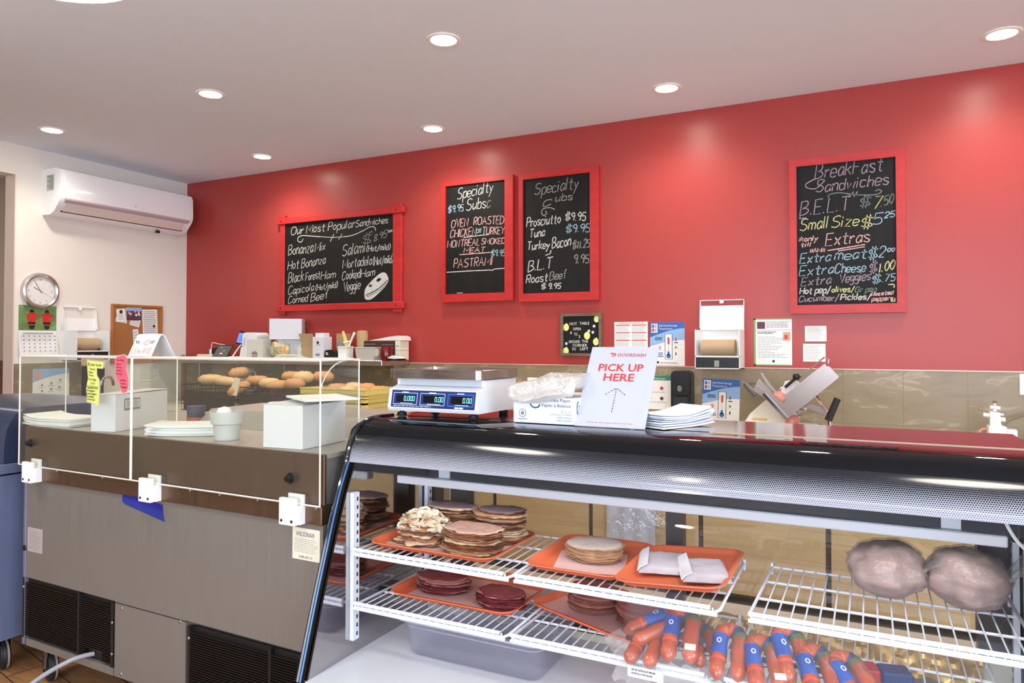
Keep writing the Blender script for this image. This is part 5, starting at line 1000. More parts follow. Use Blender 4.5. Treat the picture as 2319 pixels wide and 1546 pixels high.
for xa, xb, y in ((-1.30, -.545, 2.275), (-.57, .26, 2.30)):
    b = MB(); b.rect(xa, xb, .60, .928, y); d = b.build('sliding_door', film('rear door glass', tint=(240, 236, 226), refl=.06, haze=.05, hazecol=(190, 180, 160), grazing=.5), DC, smooth=0)
    for x in (xa, xb): b = MB(); b.box(x - .008, x + .008, y - .006, y + .006, .60, .928); b.build('door_edge', mat('grey aluminium edge', (190, 190, 196), .35, metal=.6), d, smooth=0)
m_pil = mat('white slotted upright', (226, 228, 234), .35)
for x, y, za, zb in ((-1.444, 1.782, .50, .955), (-1.440, 2.19, .50, .92), (.326, 1.80, .50, .955), (.322, 2.19, .50, .92)):
    b = MB(); b.box(x - .007, x + .007, y - .014, y + .014, za, zb); p = b.build('slotted_upright', m_pil, DC, smooth=0)
    b = MB(); n = int((zb - za) / .026)
    for i in range(n): z = za + .012 + i * .026; b.box(x - .0075 if x > 0 else x + .0065, x - .0065 if x > 0 else x + .0075, y + .001, y + .008, z, z + .012)
    b.build('slots', m_blk, p, smooth=0)
m_lamp = mat('grey white lamp housing', (206, 206, 212), .4)
b = MB(); b.box(-1.392, .272, 1.93, 1.965, .962, .988, b=.003); LS = b.build('lamp_strip', m_lamp, DC)
for x in (-1.225, .165): b = MB(); b.box(x - .020, x + .020, 1.955, 1.960, .985, 1.16); b.build('lamp_bracket', m_lamp, LS, smooth=0)
ll = bpy.data.lights.new('lamp_tube', 'AREA'); ll.shape = 'RECTANGLE'; ll.size = 1.6; ll.size_y = .03; ll.energy = .9; ll.color = (.93, .95, 1)
lo = bpy.data.objects.new('lamp_tube', ll); COL.objects.link(lo); lo.parent = LS; lo.location = (-.56, 1.945, .96)
b = MB(); b.tube(catmull([(.255, 1.95, 1.12), (.262, 1.94, 1.04), (.285, 1.925, .985), (.32, 1.91, .95)], 6), .004, 6); b.build('lamp_cord', M_WHITE(), LS)
b = MB(); b.T = Matrix.Translation((-.80, 1.93, 1.045)) @ Matrix.Rotation(R(40), 4, 'Y'); b.box(-.022, .022, -.001, .001, -.022, .022); tg = b.build('hanging_tag', mat('grey mesh tag', (158, 148, 142), .5), DC, smooth=0)
b = MB(); b.tube([(-.845 + .018 * math.cos(R(a)), 1.93, 1.05 + .018 * math.sin(R(a))) for a in range(150, 391, 20)], .003, 6); b.build('tag_loop', M_WHITE(), tg)
# ---------------------------------------------------------------- wire shelves
m_ww = mat('white coated wire', (234, 236, 244), .32)
def shelf(label, x0, x1, y0_, y1_, z):
    t = thing('wire_shelf', label, 'shelf', (x0, y0_, z), 0, 'white wire case shelves'); w, d = x1 - x0, y1_ - y0_
    b = MB(); b.tube([(.006, d, 0), (0, .012, 0), (.012, 0, -.004), (w - .012, 0, -.004), (w, .012, 0), (w - .006, d, 0)], .0042, 8); b.tube([(.006, d, 0), (w - .006, d, 0)], .0032, 6)
    for yy in (d * .36, d * .70): b.tube([(0, yy, -.005), (w, yy, -.005)], .0036, 8)
    b.build('frame', m_ww, t, smooth=50)
    b = MB(); b.tube([(.0, -.003, .008), (w - .02, -.003, .008)], .0056, 8); b.tube([(.0, -.003, -.0075), (w - .004, -.003, -.0075)], .0052, 8)
    n = 19
    for i in range(n + 1): x = .006 + (w - .02) * i / n; b.box(x - .0014, x + .0014, -.006, 0, -.008, .008)
    b.build('front_rail', m_ww, t, smooth=50)
    b = MB()
    for i in range(1, n): x = w * i / n; b.tube([(x, 0, .0015), (x, d, .0015)], .0020, 6)
    b.build('wire_bars', m_ww, t, smooth=50)
    b = MB()
    for x in (.004, w - .004): b.box(x - .003, x + .003, d - .004, d + .014, -.02, .012)
    b.build('hooks', m_ww, t, smooth=0)
UZ, LZ = .776, .612
shelf('upper left white wire shelf holding the tray of breaded meat', -1.436, -.892, 1.765, 2.185, UZ); shelf('upper middle white wire shelf holding two orange trays', -.878, -.330, 1.765, 2.185, UZ); shelf('upper right white wire shelf holding the wrapped bundles', -.262, .312, 1.765, 2.185, UZ)
shelf('lower left white wire shelf holding the tray of dark red meat', -1.430, -.903, 1.765, 2.185, LZ); shelf('lower middle white wire shelf with sausages on its front corner', -.889, -.345, 1.765, 2.185, LZ); shelf('lower right white wire shelf under the sausages, foil behind', -.318, .262, 1.765, 2.185, LZ)
# ---------------------------------------------------------------- trays and sliced meat
m_tray = mat('orange tray plastic', (238, 116, 74), .38)
def tray(label, cx, cy, z, w, d, rz, tilt=0):
    t = thing('serving_tray', label, 'tray', (cx, cy, z), rz, 'orange trays')
    if tilt: t.rotation_euler[1] = R(tilt)
    lv = [(-.030, .0, .028), (-.022, .0035, .034), (-.012, .019, .042), (0, .021, .05), (.001, .0185, .05), (-.010, .0165, .042), (-.024, .004, .032)]
    b = MB(); rings = []
    for off, zz, r in lv: rings.append([(p[0], p[1], zz) for p in rrect(-w / 2 - off * 1 + (-0 if True else 0), w / 2 + off, -d / 2 - off, d / 2 + off, r + off * .3, 6)])
    n = len(rings[0]); vs = [v for r in rings for v in r]
    fs = [(i * n + k, i * n + (k + 1) % n, (i + 1) * n + (k + 1) % n, (i + 1) * n + k) for i in range(len(rings) - 1) for k in range(n)]
    fs += [tuple(range(n - 1, -1, -1)), tuple(range((len(rings) - 1) * n, len(rings) * n))]
    b.add(vs, fs); b.build('tray_body', m_tray, t, smooth=50); return t
m_wax = film('waxed paper', tint=(255, 244, 240), refl=.05, haze=.5, hazecol=(255, 236, 232), rough=.4)
def liner(t, x0, x1, y0_, y1_, rz, z=.0048, curl=0, label=None):
    b = MB(); n = 8
    vs = []
    for j in range(n + 1):
        for i in range(n + 1):
            x = x0 + (x1 - x0) * i / n; y = y0_ + (y1_ - y0_) * j / n; zz = z + .0012 * wob(3, (x, y, 0), 30) + curl * max(0, i / n - .8) * max(0, .35 - j / n) * 3 + .001
            vs.append((x, y, max(z, zz)))
    b.add(vs, [(j * (n + 1) + i, j * (n + 1) + i + 1, (j + 1) * (n + 1) + i + 1, (j + 1) * (n + 1) + i) for j in range(n) for i in range(n)])
    o = b.build('paper_liner', m_wax, smooth=60, loc=t.matrix_basis @ Vector((0, 0, 0)), rot=(0, 0, t.rotation_euler[2] + R(rz))); tag(o, label, 'paper', 'waxed paper in the trays'); return o
def slices(name, label, c, rx, ry, n, th, mats, amp, seed, rz=0, top=None, grow=0.0, group='stacks of sliced meat'):
    t = thing(name, label, 'sliced meat', c, rz, group)
    b = MB(); K = 56
    for i in range(n):
        ox, oy = random.uniform(-.006, .006), random.uniform(-.006, .006); s = 1 - grow * i / n + random.uniform(-.04, .04); m = random.randrange(len(mats) - 1) if i < n - 1 or top is None else top
        z0 = .0006 + i * th; P = []
        for k in range(K):
            a = 2 * math.pi * k / K; r = 1 + amp * wob(seed + i, (math.cos(a), math.sin(a), 0), 1.6) + amp * .6 * wob(seed + i * 2, (math.cos(a), math.sin(a), 1), 5)
            P.append((ox + rx * s * r * math.cos(a), oy + ry * s * r * math.sin(a), th * 1.6 * wob(seed + i * .11, (math.cos(a), math.sin(a), i * .2), 3.2)))
        vs = [(p[0] * .97, p[1] * .97, z0 + max(0, p[2])) for p in P] + [(p[0] * 1.0, p[1], z0 + max(0, p[2]) + th * .45) for p in P] + [(p[0] * .96, p[1] * .96, z0 + max(0, p[2]) + th * 1.05) for p in P] + [(p[0] * .5, p[1] * .5, z0 + th * (1.1 + .4 * wob(seed, p, 12))) for p in P] + [(0, 0, z0 + th * 1.1)]
        fs = [(k, (k + 1) % K, K + (k + 1) % K, K + k) for k in range(K)] + [(K + k, K + (k + 1) % K, 2 * K + (k + 1) % K, 2 * K + k) for k in range(K)]
        b.add(vs[:3 * K], fs, m)
        fs = [(2 * K + k, 2 * K + (k + 1) % K, 3 * K + (k + 1) % K, 3 * K + k) for k in range(K)] + [(3 * K + k, 3 * K + (k + 1) % K, 4 * K) for k in range(K)]
        b.add(vs, fs, len(mats) - 1 if i == n - 1 else m)
    b.build('slices', mats, t, smooth=50); return t
mm = lambda n, c, a=.2, s=40: mat(n, c, .45, noise_s=s, noise_amt=a, spec=.5)
BR = [mm('cream meat edge', (224, 196, 158)), mm('brown spiced edge', (146, 88, 58)), mm('tan meat edge', (188, 140, 104)), mm('dark spiced edge', (112, 66, 46)), mm('rosy meat', (196, 150, 134))]
BRM = BR[:4] + [mm('mauve grey meat', (160, 134, 138), .12, 25)]
RED = [mm('dark red edge', (128, 50, 52)), mm('wine edge', (100, 38, 46)), mm('pale fat edge', (190, 130, 118)), mm('dark red meat', (150, 74, 76), .25, 25)]
ROSE = [mm('brown crust', (140, 82, 64)), mm('rose edge', (172, 104, 92)), mm('pale fat edge', (190, 130, 118)), mm('rose meat', (180, 112, 108), .15, 25)]
T1 = tray('orange tray of breaded and spiced meat on the upper left shelf', -1.197, 1.975, UZ + .0042, .445, .345, 0)
liner(T1, -.19, .19, -.145, .145, 3, label='waxed paper in the orange tray of breaded and spiced meat')
z = UZ + .0042 + .0075
slices('meat_stack', 'heap of pale ruffled meat slices at the left of the upper left tray', (-1.285, 1.925, z), .085, .072, 14, .0052, BR, .34, 3, 0, top=0, grow=.25)
t = thing('ruffled_slices', 'cream coloured curled slices piled on the left heap', 'sliced meat', (-1.285, 1.935, z + .050)); b = MB()
for i in range(150):
    a = random.uniform(0, 6.28); q = random.uniform(.2, 1) ** .6; x, y = .084 * q * math.cos(a), .070 * q * math.sin(a); zz = .050 * (1 - q ** 2.4) - .004
    b.T = Matrix.Translation((x, y, zz)) @ Matrix.Rotation(random.uniform(0, 6.28), 4, 'Z') @ Matrix.Rotation(random.uniform(-.9, .9) + q * .5, 4, 'X')
    r = random.uniform(.012, .022); b.lathe([(0, .002), (r * .6, .0028), (r, .001), (r * .9, -.001), (0, -.001)], seg=10, sy=random.uniform(.6, 1), m=int(i % 7 == 0))
b.build('curled_slices', [mm('cream curl', (232, 216, 188), .12), BR[2]], t, smooth=60); t['kind'] = 'stuff'
slices('meat_stack', 'spiced brown edged meat stack at the front of the upper left tray', (-1.085, 1.895, z), .094, .068, 24, .0030, BR, .20, 13, -6, top=0)
slices('meat_stack', 'tall rosy meat stack at the right back of the upper left tray', (-1.075, 2.06, z), .085, .06, 30, .0031, BRM, .17, 23, 4)
slices('meat_stack', 'rosy meat stack at the left back of the upper left tray', (-1.265, 2.075, z), .09, .058, 28, .0031, BRM, .17, 33, 0)
T2 = tray('orange tray with a pale round meat stack, under the edge of the next tray', -.738, 2.0, UZ + .0042, .29, .36, 0)
liner(T2, -.10, .10, -.14, .06, 14, label='waxed paper in the tray with the pale round meat stack')
PALE = [mm('pale tan edge', (206, 162, 124)), mm('tan edge', (190, 144, 108)), mm('pale meat', (206, 186, 176), .08, 25)]
slices('meat_stack', 'round stack of pale sliced meat in the upper middle tray', (-.735, 2.01, UZ + .0117), .085, .075, 13, .0032, PALE, .05, 43)
T3 = tray('orange tray with two paper wrapped portions, overlapping the tray beside it', -.462, 1.955, UZ + .0225, .285, .37, 0, tilt=-4)
m_wrap = mat('greasy deli paper', (198, 184, 188), .4, noise_s=18, noise_amt=.12, sss=.0)
def wrapped(label, c, rz, w, d):
    t = thing('wrapped_portion', label, 'wrapped meat', c, rz, 'paper wrapped portions'); b = MB(); n = 14; vs = []
    for j in range(n + 1):
        for i in range(n + 1):
            u, v = -1 + 2 * i / n, -1 + 2 * j / n; e = max(0, 1 - max(abs(u), abs(v)) ** 4)
            vs.append((u * w * (1 + .06 * wob(2, (v, 0, rz), 2)), v * d * (1 + .06 * wob(4, (u, 1, rz), 2)), .001 + .018 * e ** .6 + .004 * e * wob(6, (u + rz, v, 0), 3)))
    b.add(vs, [(j * (n + 1) + i, j * (n + 1) + i + 1, (j + 1) * (n + 1) + i + 1, (j + 1) * (n + 1) + i) for j in range(n) for i in range(n)])
    b.add([(-w, -d, 0), (w, -d, 0), (w, d, 0), (-w, d, 0)], [(0, 3, 2, 1)]); b.build('paper_wrap', m_wrap, t, smooth=60)
    b = MB(); b.prism([(-w * 1.02, .002), (-w * .9, .012), (-w * .6, .0225), (-w * .62, .024), (-w * .94, .014), (-w * 1.06, .003)], -d * .9, d * .95); lab(b.build('folded_edge', mat('white deli paper', (238, 232, 236), .4), t), 'white folded paper edge')
    return t
wrapped('left paper wrapped portion on the overlapping orange tray', (-.520, 1.965, UZ + .032), 14, .062, .088); wrapped('right paper wrapped portion on the overlapping orange tray', (-.398, 1.925, UZ + .040), 18, .062, .092)
T4 = tray('orange tray of dark red meat on the lower left shelf', -1.157, 2.02, LZ + .0042, .445, .335, 0)
liner(T4, -.16, .19, -.14, .10, -4, label='waxed paper in the tray of dark red meat')
z = LZ + .0117
slices('meat_stack', 'left dark red meat stack in the lower left tray', (-1.245, 1.985, z), .088, .062, 15, .0030, RED, .12, 53, 6); slices('meat_stack', 'right dark red meat stack in the lower left tray', (-1.015, 1.945, z), .080, .056, 14, .0030, RED, .14, 63, -8)
T5 = tray('orange tray of roast meat turned askew on the lower middle shelf', -.690, 2.035, LZ + .0042, .42, .30, -22)
liner(T5, -.20, .17, -.13, .10, 0, curl=.10, label='curling waxed paper in the askew orange tray')
slices('meat_stack', 'left roast meat stack in the askew lower tray', (-.755, 2.05, z), .078, .062, 18, .0032, ROSE, .08, 73, -10); slices('meat_stack', 'right roast meat stack in the askew lower tray', (-.575, 1.985, z), .085, .062, 17, .0032, ROSE, .08, 83, -20)
# ---------------------------------------------------------------- clear food pan on the deck
t = thing('food_pan', 'clear grey plastic food pan on the white deck under the lower shelf', 'pan', (-1.075, 1.995, .4525))
m_pc = film('grey polycarbonate', tint=(234, 234, 242), refl=.05, haze=.16, hazecol=(220, 220, 232), grazing=.4)
b = MB(); lv = [(.215, .125, 0, .03), (.228, .138, .012, .04), (.236, .146, .092, .045), (.240, .150, .094, .045), (.243, .153, .118, .045), (.262, .172, .120, .05), (.262, .172, .115, .05)]
rings = [[(p[0], p[1], zz) for p in rrect(-w, w, -d, d, r, 6)] for w, d, zz, r in lv]; n = len(rings[0])
b.add([v for r in rings for v in r], [(i * n + k, i * n + (k + 1) % n, (i + 1) * n + (k + 1) % n, (i + 1) * n + k) for i in range(len(rings) - 1) for k in range(n)] + [tuple(range(n - 1, -1, -1))]); b.build('pan_body', m_pc, t, smooth=50)
b = MB(); b.tube([(p[0], p[1], .1185) for p in rrect(-.262, .262, -.172, .172, .05, 6)], .003, 6, closed=True); b.tube([(p[0], p[1], .093) for p in rrect(-.238, .238, -.148, .148, .045, 6)], .0015, 6, closed=True); b.build('pan_rim', mat('pale grey rim', (196, 196, 206), .25, trans=.3), t)
# ---------------------------------------------------------------- vacuum packed smoked sausages
m_sau = mat('smoked sausage skin', (178, 76, 36), .26, noise_s=30, noise_amt=.25, coat=.25, bump=.12, bump_s=60)
m_vac = film('vacuum pouch', refl=.035, haze=.0, grazing=.3, rough=.08, bump=.6, bump_s=45)
m_flp = film('pouch flap', refl=.10, haze=.20, hazecol=(232, 226, 226), grazing=.5, bump=.6, bump_s=60)
SL = [mat('blue sausage label', (44, 84, 170), .35), mat('white label print', (226, 228, 236), .4), mat('olive label band', (92, 96, 56), .4), mat('navy label band', (40, 52, 96), .4), mat('red yellow label stripe', (206, 70, 44), .4)]
def sausage(label, c, yaw, pitch, roll=0, price=False, s=1.0):
    t = thing('sausage_pack', label, 'sausages', c, 0, 'packs of smoked sausage'); t.rotation_euler = (R(pitch), R(roll), R(yaw))
    r = .0185 * s; g = .023 * s; L = .075 * s
    path = [(-g * 1.05, -L, 0), (-g * 1.02, -L * .5, .002), (-g, 0, .003), (-g, L * .55, .002)] + [(g * math.cos(R(a)), L * .55 + g * 1.1 * math.sin(R(a)), .001) for a in (150, 120, 90, 60, 30)] + [(g, L * .55, .002), (g, 0, .003), (g * 1.05, -L * .5, .002), (g * 1.12, -L * .95, 0)]
    path = catmull(path, 5); n = len(path); rs = [r * min(1, (.25 + min(i, n - 1 - i) * .28)) * (1 + .05 * math.sin(i * .9)) for i in range(n)]
    b = MB(); b.tube([(p[0], p[1], p[2] + r) for p in path], rs, 14); b.build('sausage', m_sau, t, smooth=80)
    def band(i0, i1, m, k=1.03):
        b = MB(); b.tube([(p[0], p[1], p[2] + r) for p in path[i0:i1]], [x * k for x in rs[i0:i1]], 14, cap=False); return b.build('label_band', SL[m], t, smooth=80)
    q = n // 13
    o = band(int(q * 2.0), int(q * 4.0), 0); band(int(q * 1.7), int(q * 2.1), 4, 1.035); band(int(q * 9.2), int(q * 11.0), 3); band(int(q * 10.8), int(q * 11.8), 2, 1.035)
    p = path[int(q * 3)]
    b = MB(); b.T = Matrix.Translation((p[0], p[1], p[2] + 2 * r * 1.03 + .0006)); b.poly([(.006 * math.cos(a * .628) * 1, .008 * math.sin(a * .628), 0) for a in range(10)]); b.T = Matrix.Translation((p[0], p[1], p[2] + 2 * r * 1.03 + .0009)); b.poly([(.0034 * math.cos(a * .628), .005 * math.sin(a * .628), 0) for a in range(10)], 1)
    b.build('label_print', [SL[1], SL[0]], o, smooth=0)
    if price: b = MB(); b.T = Matrix.Translation((g * 1.08, -L * .62, 2 * r + .002)); b.box(-.013, .013, -.009, .009, 0, .0008); b.build('price_sticker', M_WHITE(), t, smooth=0)
    bm = bmesh.new()
    for i in range(0, n, 2):
        for k in range(8): a = k * math.pi / 4; bm.verts.new((path[i][0] + rs[i] * 1.06 * math.cos(a), path[i][1], path[i][2] + r + rs[i] * 1.06 * math.sin(a)))
    bmesh.ops.convex_hull(bm, input=bm.verts); bmesh.ops.delete(bm, geom=[v for v in bm.verts if not v.link_faces], context='VERTS')
    bmesh.ops.subdivide_edges(bm, edges=bm.edges[:], cuts=1); b = MB(); b.bm(bm); b.build('pouch', m_vac, t, smooth=70)
    b = MB(); m = 9; w = g + r + .006
    vs = [(-w + 2 * w * i / m, -L * 1.05 - .024 * j - .004 * math.sin(i * 1.7), r * .8 - .006 * j + .0035 * math.sin(i * 2.3 + j)) for j in range(3) for i in range(m + 1)]
    b.add(vs, [(j * (m + 1) + i, (j + 1) * (m + 1) + i, (j + 1) * (m + 1) + i + 1, j * (m + 1) + i + 1) for j in range(2) for i in range(m)]); b.build('pouch_flap', m_flp, t, smooth=60)
    return t
Zs = LZ + .006
sausage('sausage pack lying across the others at the far left of the sausage row', (-.505, 1.845, Zs + .048), -52, 18, 12)
sausage('sausage pack underneath at the left end of the row, against the shelf edge', (-.515, 1.800, Zs + .010), -4, 12)
sausage('sausage pack with a price sticker, second from the left on top', (-.435, 1.825, Zs + .045), 8, 26, 0, True, 1.08)
sausage('sausage pack tucked behind the stickered one at the left', (-.385, 1.855, Zs + .016), 24, 14)
sausage('sausage pack with both tips forward at the middle of the row', (-.315, 1.815, Zs + .030), 4, 30)
sausage('sausage pack with a price sticker right of the middle', (-.232, 1.800, Zs + .022), 16, 24, 0, True, 1.05)
sausage('sausage pack standing highest in the right half of the row', (-.178, 1.835, Zs + .045), 26, 32, 8)
sausage('sausage pack with a price sticker second from the right end', (-.112, 1.800, Zs + .022), 18, 22, 0, True, 1.05)
sausage('rightmost sausage pack in the row', (-.040, 1.800, Zs + .024), 30, 22)
t = thing('price_card', 'white price strip hooked under the left sausages', 'card', (-.505, 1.742, Zs - .018), 0); b = MB(); b.box(-.045, .045, -.001, .001, -.012, .016); b.build('card', M_WHITE(), t, smooth=0); b = MB(); lines(b, -.035, .03, -.006, .012, 2, -.0014, 2, .5); b.build('print', PM, t, smooth=0)
t = thing('small_packet', 'blue and red packet lying behind the rightmost sausages', 'packet', (.01, 1.93, LZ + .006), 14); b = MB(); b.box(-.06, .0, -.03, .03, 0, .03, b=.004); b.build('red_end', mat('red packet', (170, 30, 34), .4), t); b = MB(); b.box(.002, .07, -.03, .03, 0, .028, b=.004); b.build('blue_end', mat('dark blue packet', (28, 44, 96), .4), t)
# ---------------------------------------------------------------- film wrapped bundles on the upper right shelf
m_bun = mat('pinkish brown shaved meat', (172, 138, 126), .55, noise_s=12, noise_amt=.28, stretch=(1, 1, 3), bump=.5, bump_s=30)
m_cling = film('cloudy cling film', refl=.05, haze=.16, hazecol=(226, 208, 204), grazing=.5, rough=.15, bump=1.0, bump_s=40)
def bundle(label, c, rx, ry, rz_, seed):
    t = thing('wrapped_bundle', label, 'wrapped food', c, 0, 'film wrapped bundles')
    for nm, k, m in (('contents', 1, m_bun), ('cling_film', 1.04, m_cling)):
        bm = bmesh.new(); bmesh.ops.create_icosphere(bm, subdivisions=4, radius=1)
        for v in bm.verts:
            d = v.co.copy(); f = 1 + .18 * wob(seed, d, 1.8) + .16 * abs(wob(seed + 2, Vector((d.x * .6, d.y, d.z * 2.4)), 4.0)) - .07 * abs(wob(seed + 6, Vector((d.x, d.y, d.z * 2)), 9)) + .03 * wob(seed + 3, d, 14)
            v.co = Vector((d.x * rx * f * k, d.y * ry * f * k, max(0, (d.z * (f if d.z > 0 else 1) + .92)) * rz_ * k))
        b = MB(); b.bm(bm); b.build(nm, m, t, smooth=80)
    b = MB(); vs = []
    for j in range(4):
        for i in range(9): vs.append((rx * (.9 + .16 * j), -ry * .3 + .07 * (i / 8 - .5) * (1 + j * .5), rz_ * (1.2 + .22 * j) + .008 * math.sin(i * 1.9 + j)))
    b.add(vs, [(j * 9 + i, j * 9 + i + 1, (j + 1) * 9 + i + 1, (j + 1) * 9 + i) for j in range(3) for i in range(8)]); b.build('film_tail', m_flp, t, smooth=60)
bundle('left film wrapped bundle of pinkish brown contents on the upper right shelf', (.032, 2.075, UZ + .005), .088, .10, .066, 5); bundle('right film wrapped bundle of pinkish brown contents, near the end liner', (.208, 2.065, UZ + .005), .085, .10, .070, 15)
t = thing('plastic_bag', 'empty clear plastic bag crumpled behind the overlapping trays', 'bag', (-.655, 2.245, LZ + .1)); b = MB()
bm = bmesh.new(); bmesh.ops.create_icosphere(bm, subdivisions=3, radius=1)
for v in bm.verts: k = 1 + .5 * wob(4, v.co, 2.5); v.co = Vector((v.co.x * .11 * k, v.co.y * .014, v.co.z * .10 * k + .11))
b.bm(bm); b.build('bag', film('crumpled clear bag', refl=.05, haze=.015, bump=1.0, bump_s=20), t, smooth=60)
for i, (x, y) in enumerate(((.30, 1.80), (.265, 1.90))):
    t = thing('round_cap', ('front grey round cap on the deck at the right end of the case', 'rear grey round cap on the deck at the right end of the case')[i], 'cap', (x, y, .4525), 0, 'grey caps'); b = MB(); b.lathe([(0, 0), (.02, 0), (.021, .016), (.018, .02), (0, .021)], seg=20); b.build('cap', mat('grey cap', (150, 146, 150), .4), t)
t = thing('hanging_cloth', 'pale blue cloth hanging by the left rear post of the case', 'cloth', (-1.20, 3.845, 0)); b = MB(); n = 16
vs = [(-.13 + .28 * i / n, -.012 - .012 * math.sin(i * 1.3) * (1 if j else .6), .86 - .62 * j) for j in range(2) for i in range(n + 1)]
b.add(vs, [(i, i + 1, n + 2 + i, n + 1 + i) for i in range(n)]); b.build('cloth', mat('pale blue cloth', (196, 208, 232), .8), t, smooth=60)
# ================================================================ on top of the case
TZ = 1.1745
t = thing('price_scale', 'white price computing scale with three green displays on the case top', 'scale', (-1.285, 1.975, TZ))
m_sc = mat('white scale plastic', (236, 238, 240), .35); m_foot = mat('black rubber foot', (26, 28, 36), .5)
w = .173
b = MB(); b.prism([(0, .020), (-.006, .030), (.006, .092), (.05, .104), (.05, .125), (.27, .125), (.275, .03), (.26, .018)], -w, w, axis='x'); b.build('housing', m_sc, t, smooth=30)
b = MB(); b.prism([(.046, .104), (.05, .132), (.27, .132), (.27, .10)], -w + .014, w - .014, axis='x'); lab(b.build('upper_housing', mat('pale grey plastic', (206, 210, 216), .35), t, smooth=0), 'pale grey upper housing')
T_ = Matrix.Translation((0, -.0065, .030)) @ Matrix.Rotation(R(-11), 4, 'X')
b = MB(); b.T = T_; b.rect(-.160, .164, .003, .060, -.0012, 0)
for x0, m in ((-.152, 1), (-.045, 1), (.062, 4)):
    for a, c, d, e in ((x0, x0 + .096, .012, .0135), (x0, x0 + .096, .050, .0515), (x0, x0 + .0015, .012, .0515), (x0 + .0945, x0 + .096, .012, .0515)): b.rect(a, c, d, e, -.0016, m)
    b.rect(x0 + .012, x0 + .088, .020, .044, -.0016, 2); lines(b, x0 + .034, x0 + .060, .051, .055, 1, -.002, 1, .8, 0); lines(b, x0 + .03, x0 + .08, .0145, .0175, 1, -.002, 1, .6, 0)
lines(b, -.150, .0, .006, .009, 1, -.0016, 1, .6, 0); b.rect(.09, .105, .0045, .0095, -.0016, 1); b.rect(.107, .122, .0045, .0095, -.0016, 1)
b.build('display_panel', [mat('navy display panel', (24, 46, 108), .3), mat('white panel print', (216, 224, 236), .5), mat('black display', (12, 14, 16), .15), m_blk, mat('blue panel print', (70, 140, 220), .5)], t, smooth=0)
SEG = {'0': 'abcdef', '1': 'bc', '.': '.'}
def seg7(b, s, x, z, h, y):
    for ch in s:
        if ch == '.': b.rect(x, x + .0016, z, z + .0016, y); x += .0034; continue
        wd = h * .5
        for q in SEG[ch]:
            k = .0014
            X = {'a': (0, wd, h - k, h), 'd': (0, wd, 0, k), 'f': (0, k, h / 2, h), 'e': (0, k, 0, h / 2), 'b': (wd - k, wd, h / 2, h), 'c': (wd - k, wd, 0, h / 2)}[q]; b.rect(x + X[0], x + X[1], z + X[2], z + X[3], y)
        x += wd + .0024
b = MB(); b.T = T_; m_dig = mat('cyan display digits', (120, 236, 240), .4, emit=(120, 236, 240), estr=1.6)
seg7(b, '0.000', -.109, .024, .016, -.002); seg7(b, '0.00', .013, .024, .016, -.002); seg7(b, '0.00', .119, .024, .016, -.002); b.build('digits', m_dig, t, smooth=0)
m_pl2 = brushed('stainless platter', (176, 168, 162), .18, (2, 60, 60), .05, bump=0)
b = MB(); b.box(-w + .006, w - .006, .03, .27, .1265, .131); lab(b.build('platter_gasket', m_dark, t, smooth=0), 'black gasket')
b = MB(); rings = [[(p[0], p[1] + .145, zz) for p in rrect(-.180 + o, .180 - o, -.140 + o, .140 - o, .02, 5)] for o, zz in ((0, .128), (0, .157), (.0025, .159), (.005, .157), (.005, .152))]; n = len(rings[0])
b.add([v for r in rings for v in r], [(i * n + k, i * n + (k + 1) % n, (i + 1) * n + (k + 1) % n, (i + 1) * n + k) for i in range(4) for k in range(n)] + [tuple(range(4 * n, 5 * n))]); b.build('platter', m_pl2, t, smooth=40)
for x, y in ((-.14, .03), (.14, .03), (-.14, .24), (.14, .24)): b = MB(); b.lathe([(0, 0), (.014, 0), (.016, .004), (.016, .012), (.008, .014), (.008, .024), (0, .024)], (x, y, 0), 20); b.build('levelling_foot', m_foot, t)
# paper box and clear bag
t = thing('paper_box', 'white box of scale paper printed Papier a Balance on the case top', 'box', (-.893, 1.995, TZ), -1); x0, x1, dd, h = -.104, .106, .26, .080
b = MB(); b.box(x0, x1, 0, dd, 0, h, b=.0012); b.build('carton', mat('blue white carton', (224, 228, 240), .5), t)
b = MB(); printed(b, 'Papier à Balance', -.006, .052, .014, -.0006, 1, width=.096); printed(b, 'Scale Paper', .020, .068, .014, -.0006, 1, width=.07)
for i, s in enumerate(('8" x 11"', '(20.32cm x 27.94cm)', '1000 sheets', '1000 feuilles')): printed(b, s, (.058, .022, .044, .042)[i], .036 - i * .0088, .008, -.0006, 2, width=(.036, .072, .05, .052)[i])
b.disc(-.072, .030, .013, -.0006, 2, 18); b.disc(-.072, .030, .0105, -.0009, 0, 18); b.disc(-.072, .030, .006, -.0012, 2, 12); lines(b, -.088, -.056, .010, .014, 1, -.0006, 2, .7, 0)
ribbon(b, catmull([(-.045, .060), (-.040, .052), (-.028, .048), (-.016, .052), (-.014, .060)], 5), .004, -.0008, 1)
b.T = Matrix.Translation((x1, .03, .04)) @ Matrix.Rotation(R(90), 4, 'Z'); ribbon(b, catmull([(-.012, .03), (-.02, .02), (-.02, .0), (-.012, -.01), (.0, -.008)], 5), .005, -.0008, 1); lines(b, -.01, .03, -.02, .02, 4, -.0008, 2, .4)
b.build('print', [mat('blue white carton', (224, 228, 240), .5), mat('dark slate print', (48, 56, 82), .6), mat('slate print', (120, 128, 150), .6)], t, smooth=0)
t = thing('plastic_bag', 'clear crinkled plastic bag lying on top of the paper box', 'bag', (-.905, 2.065, TZ + .0815)); b = MB()
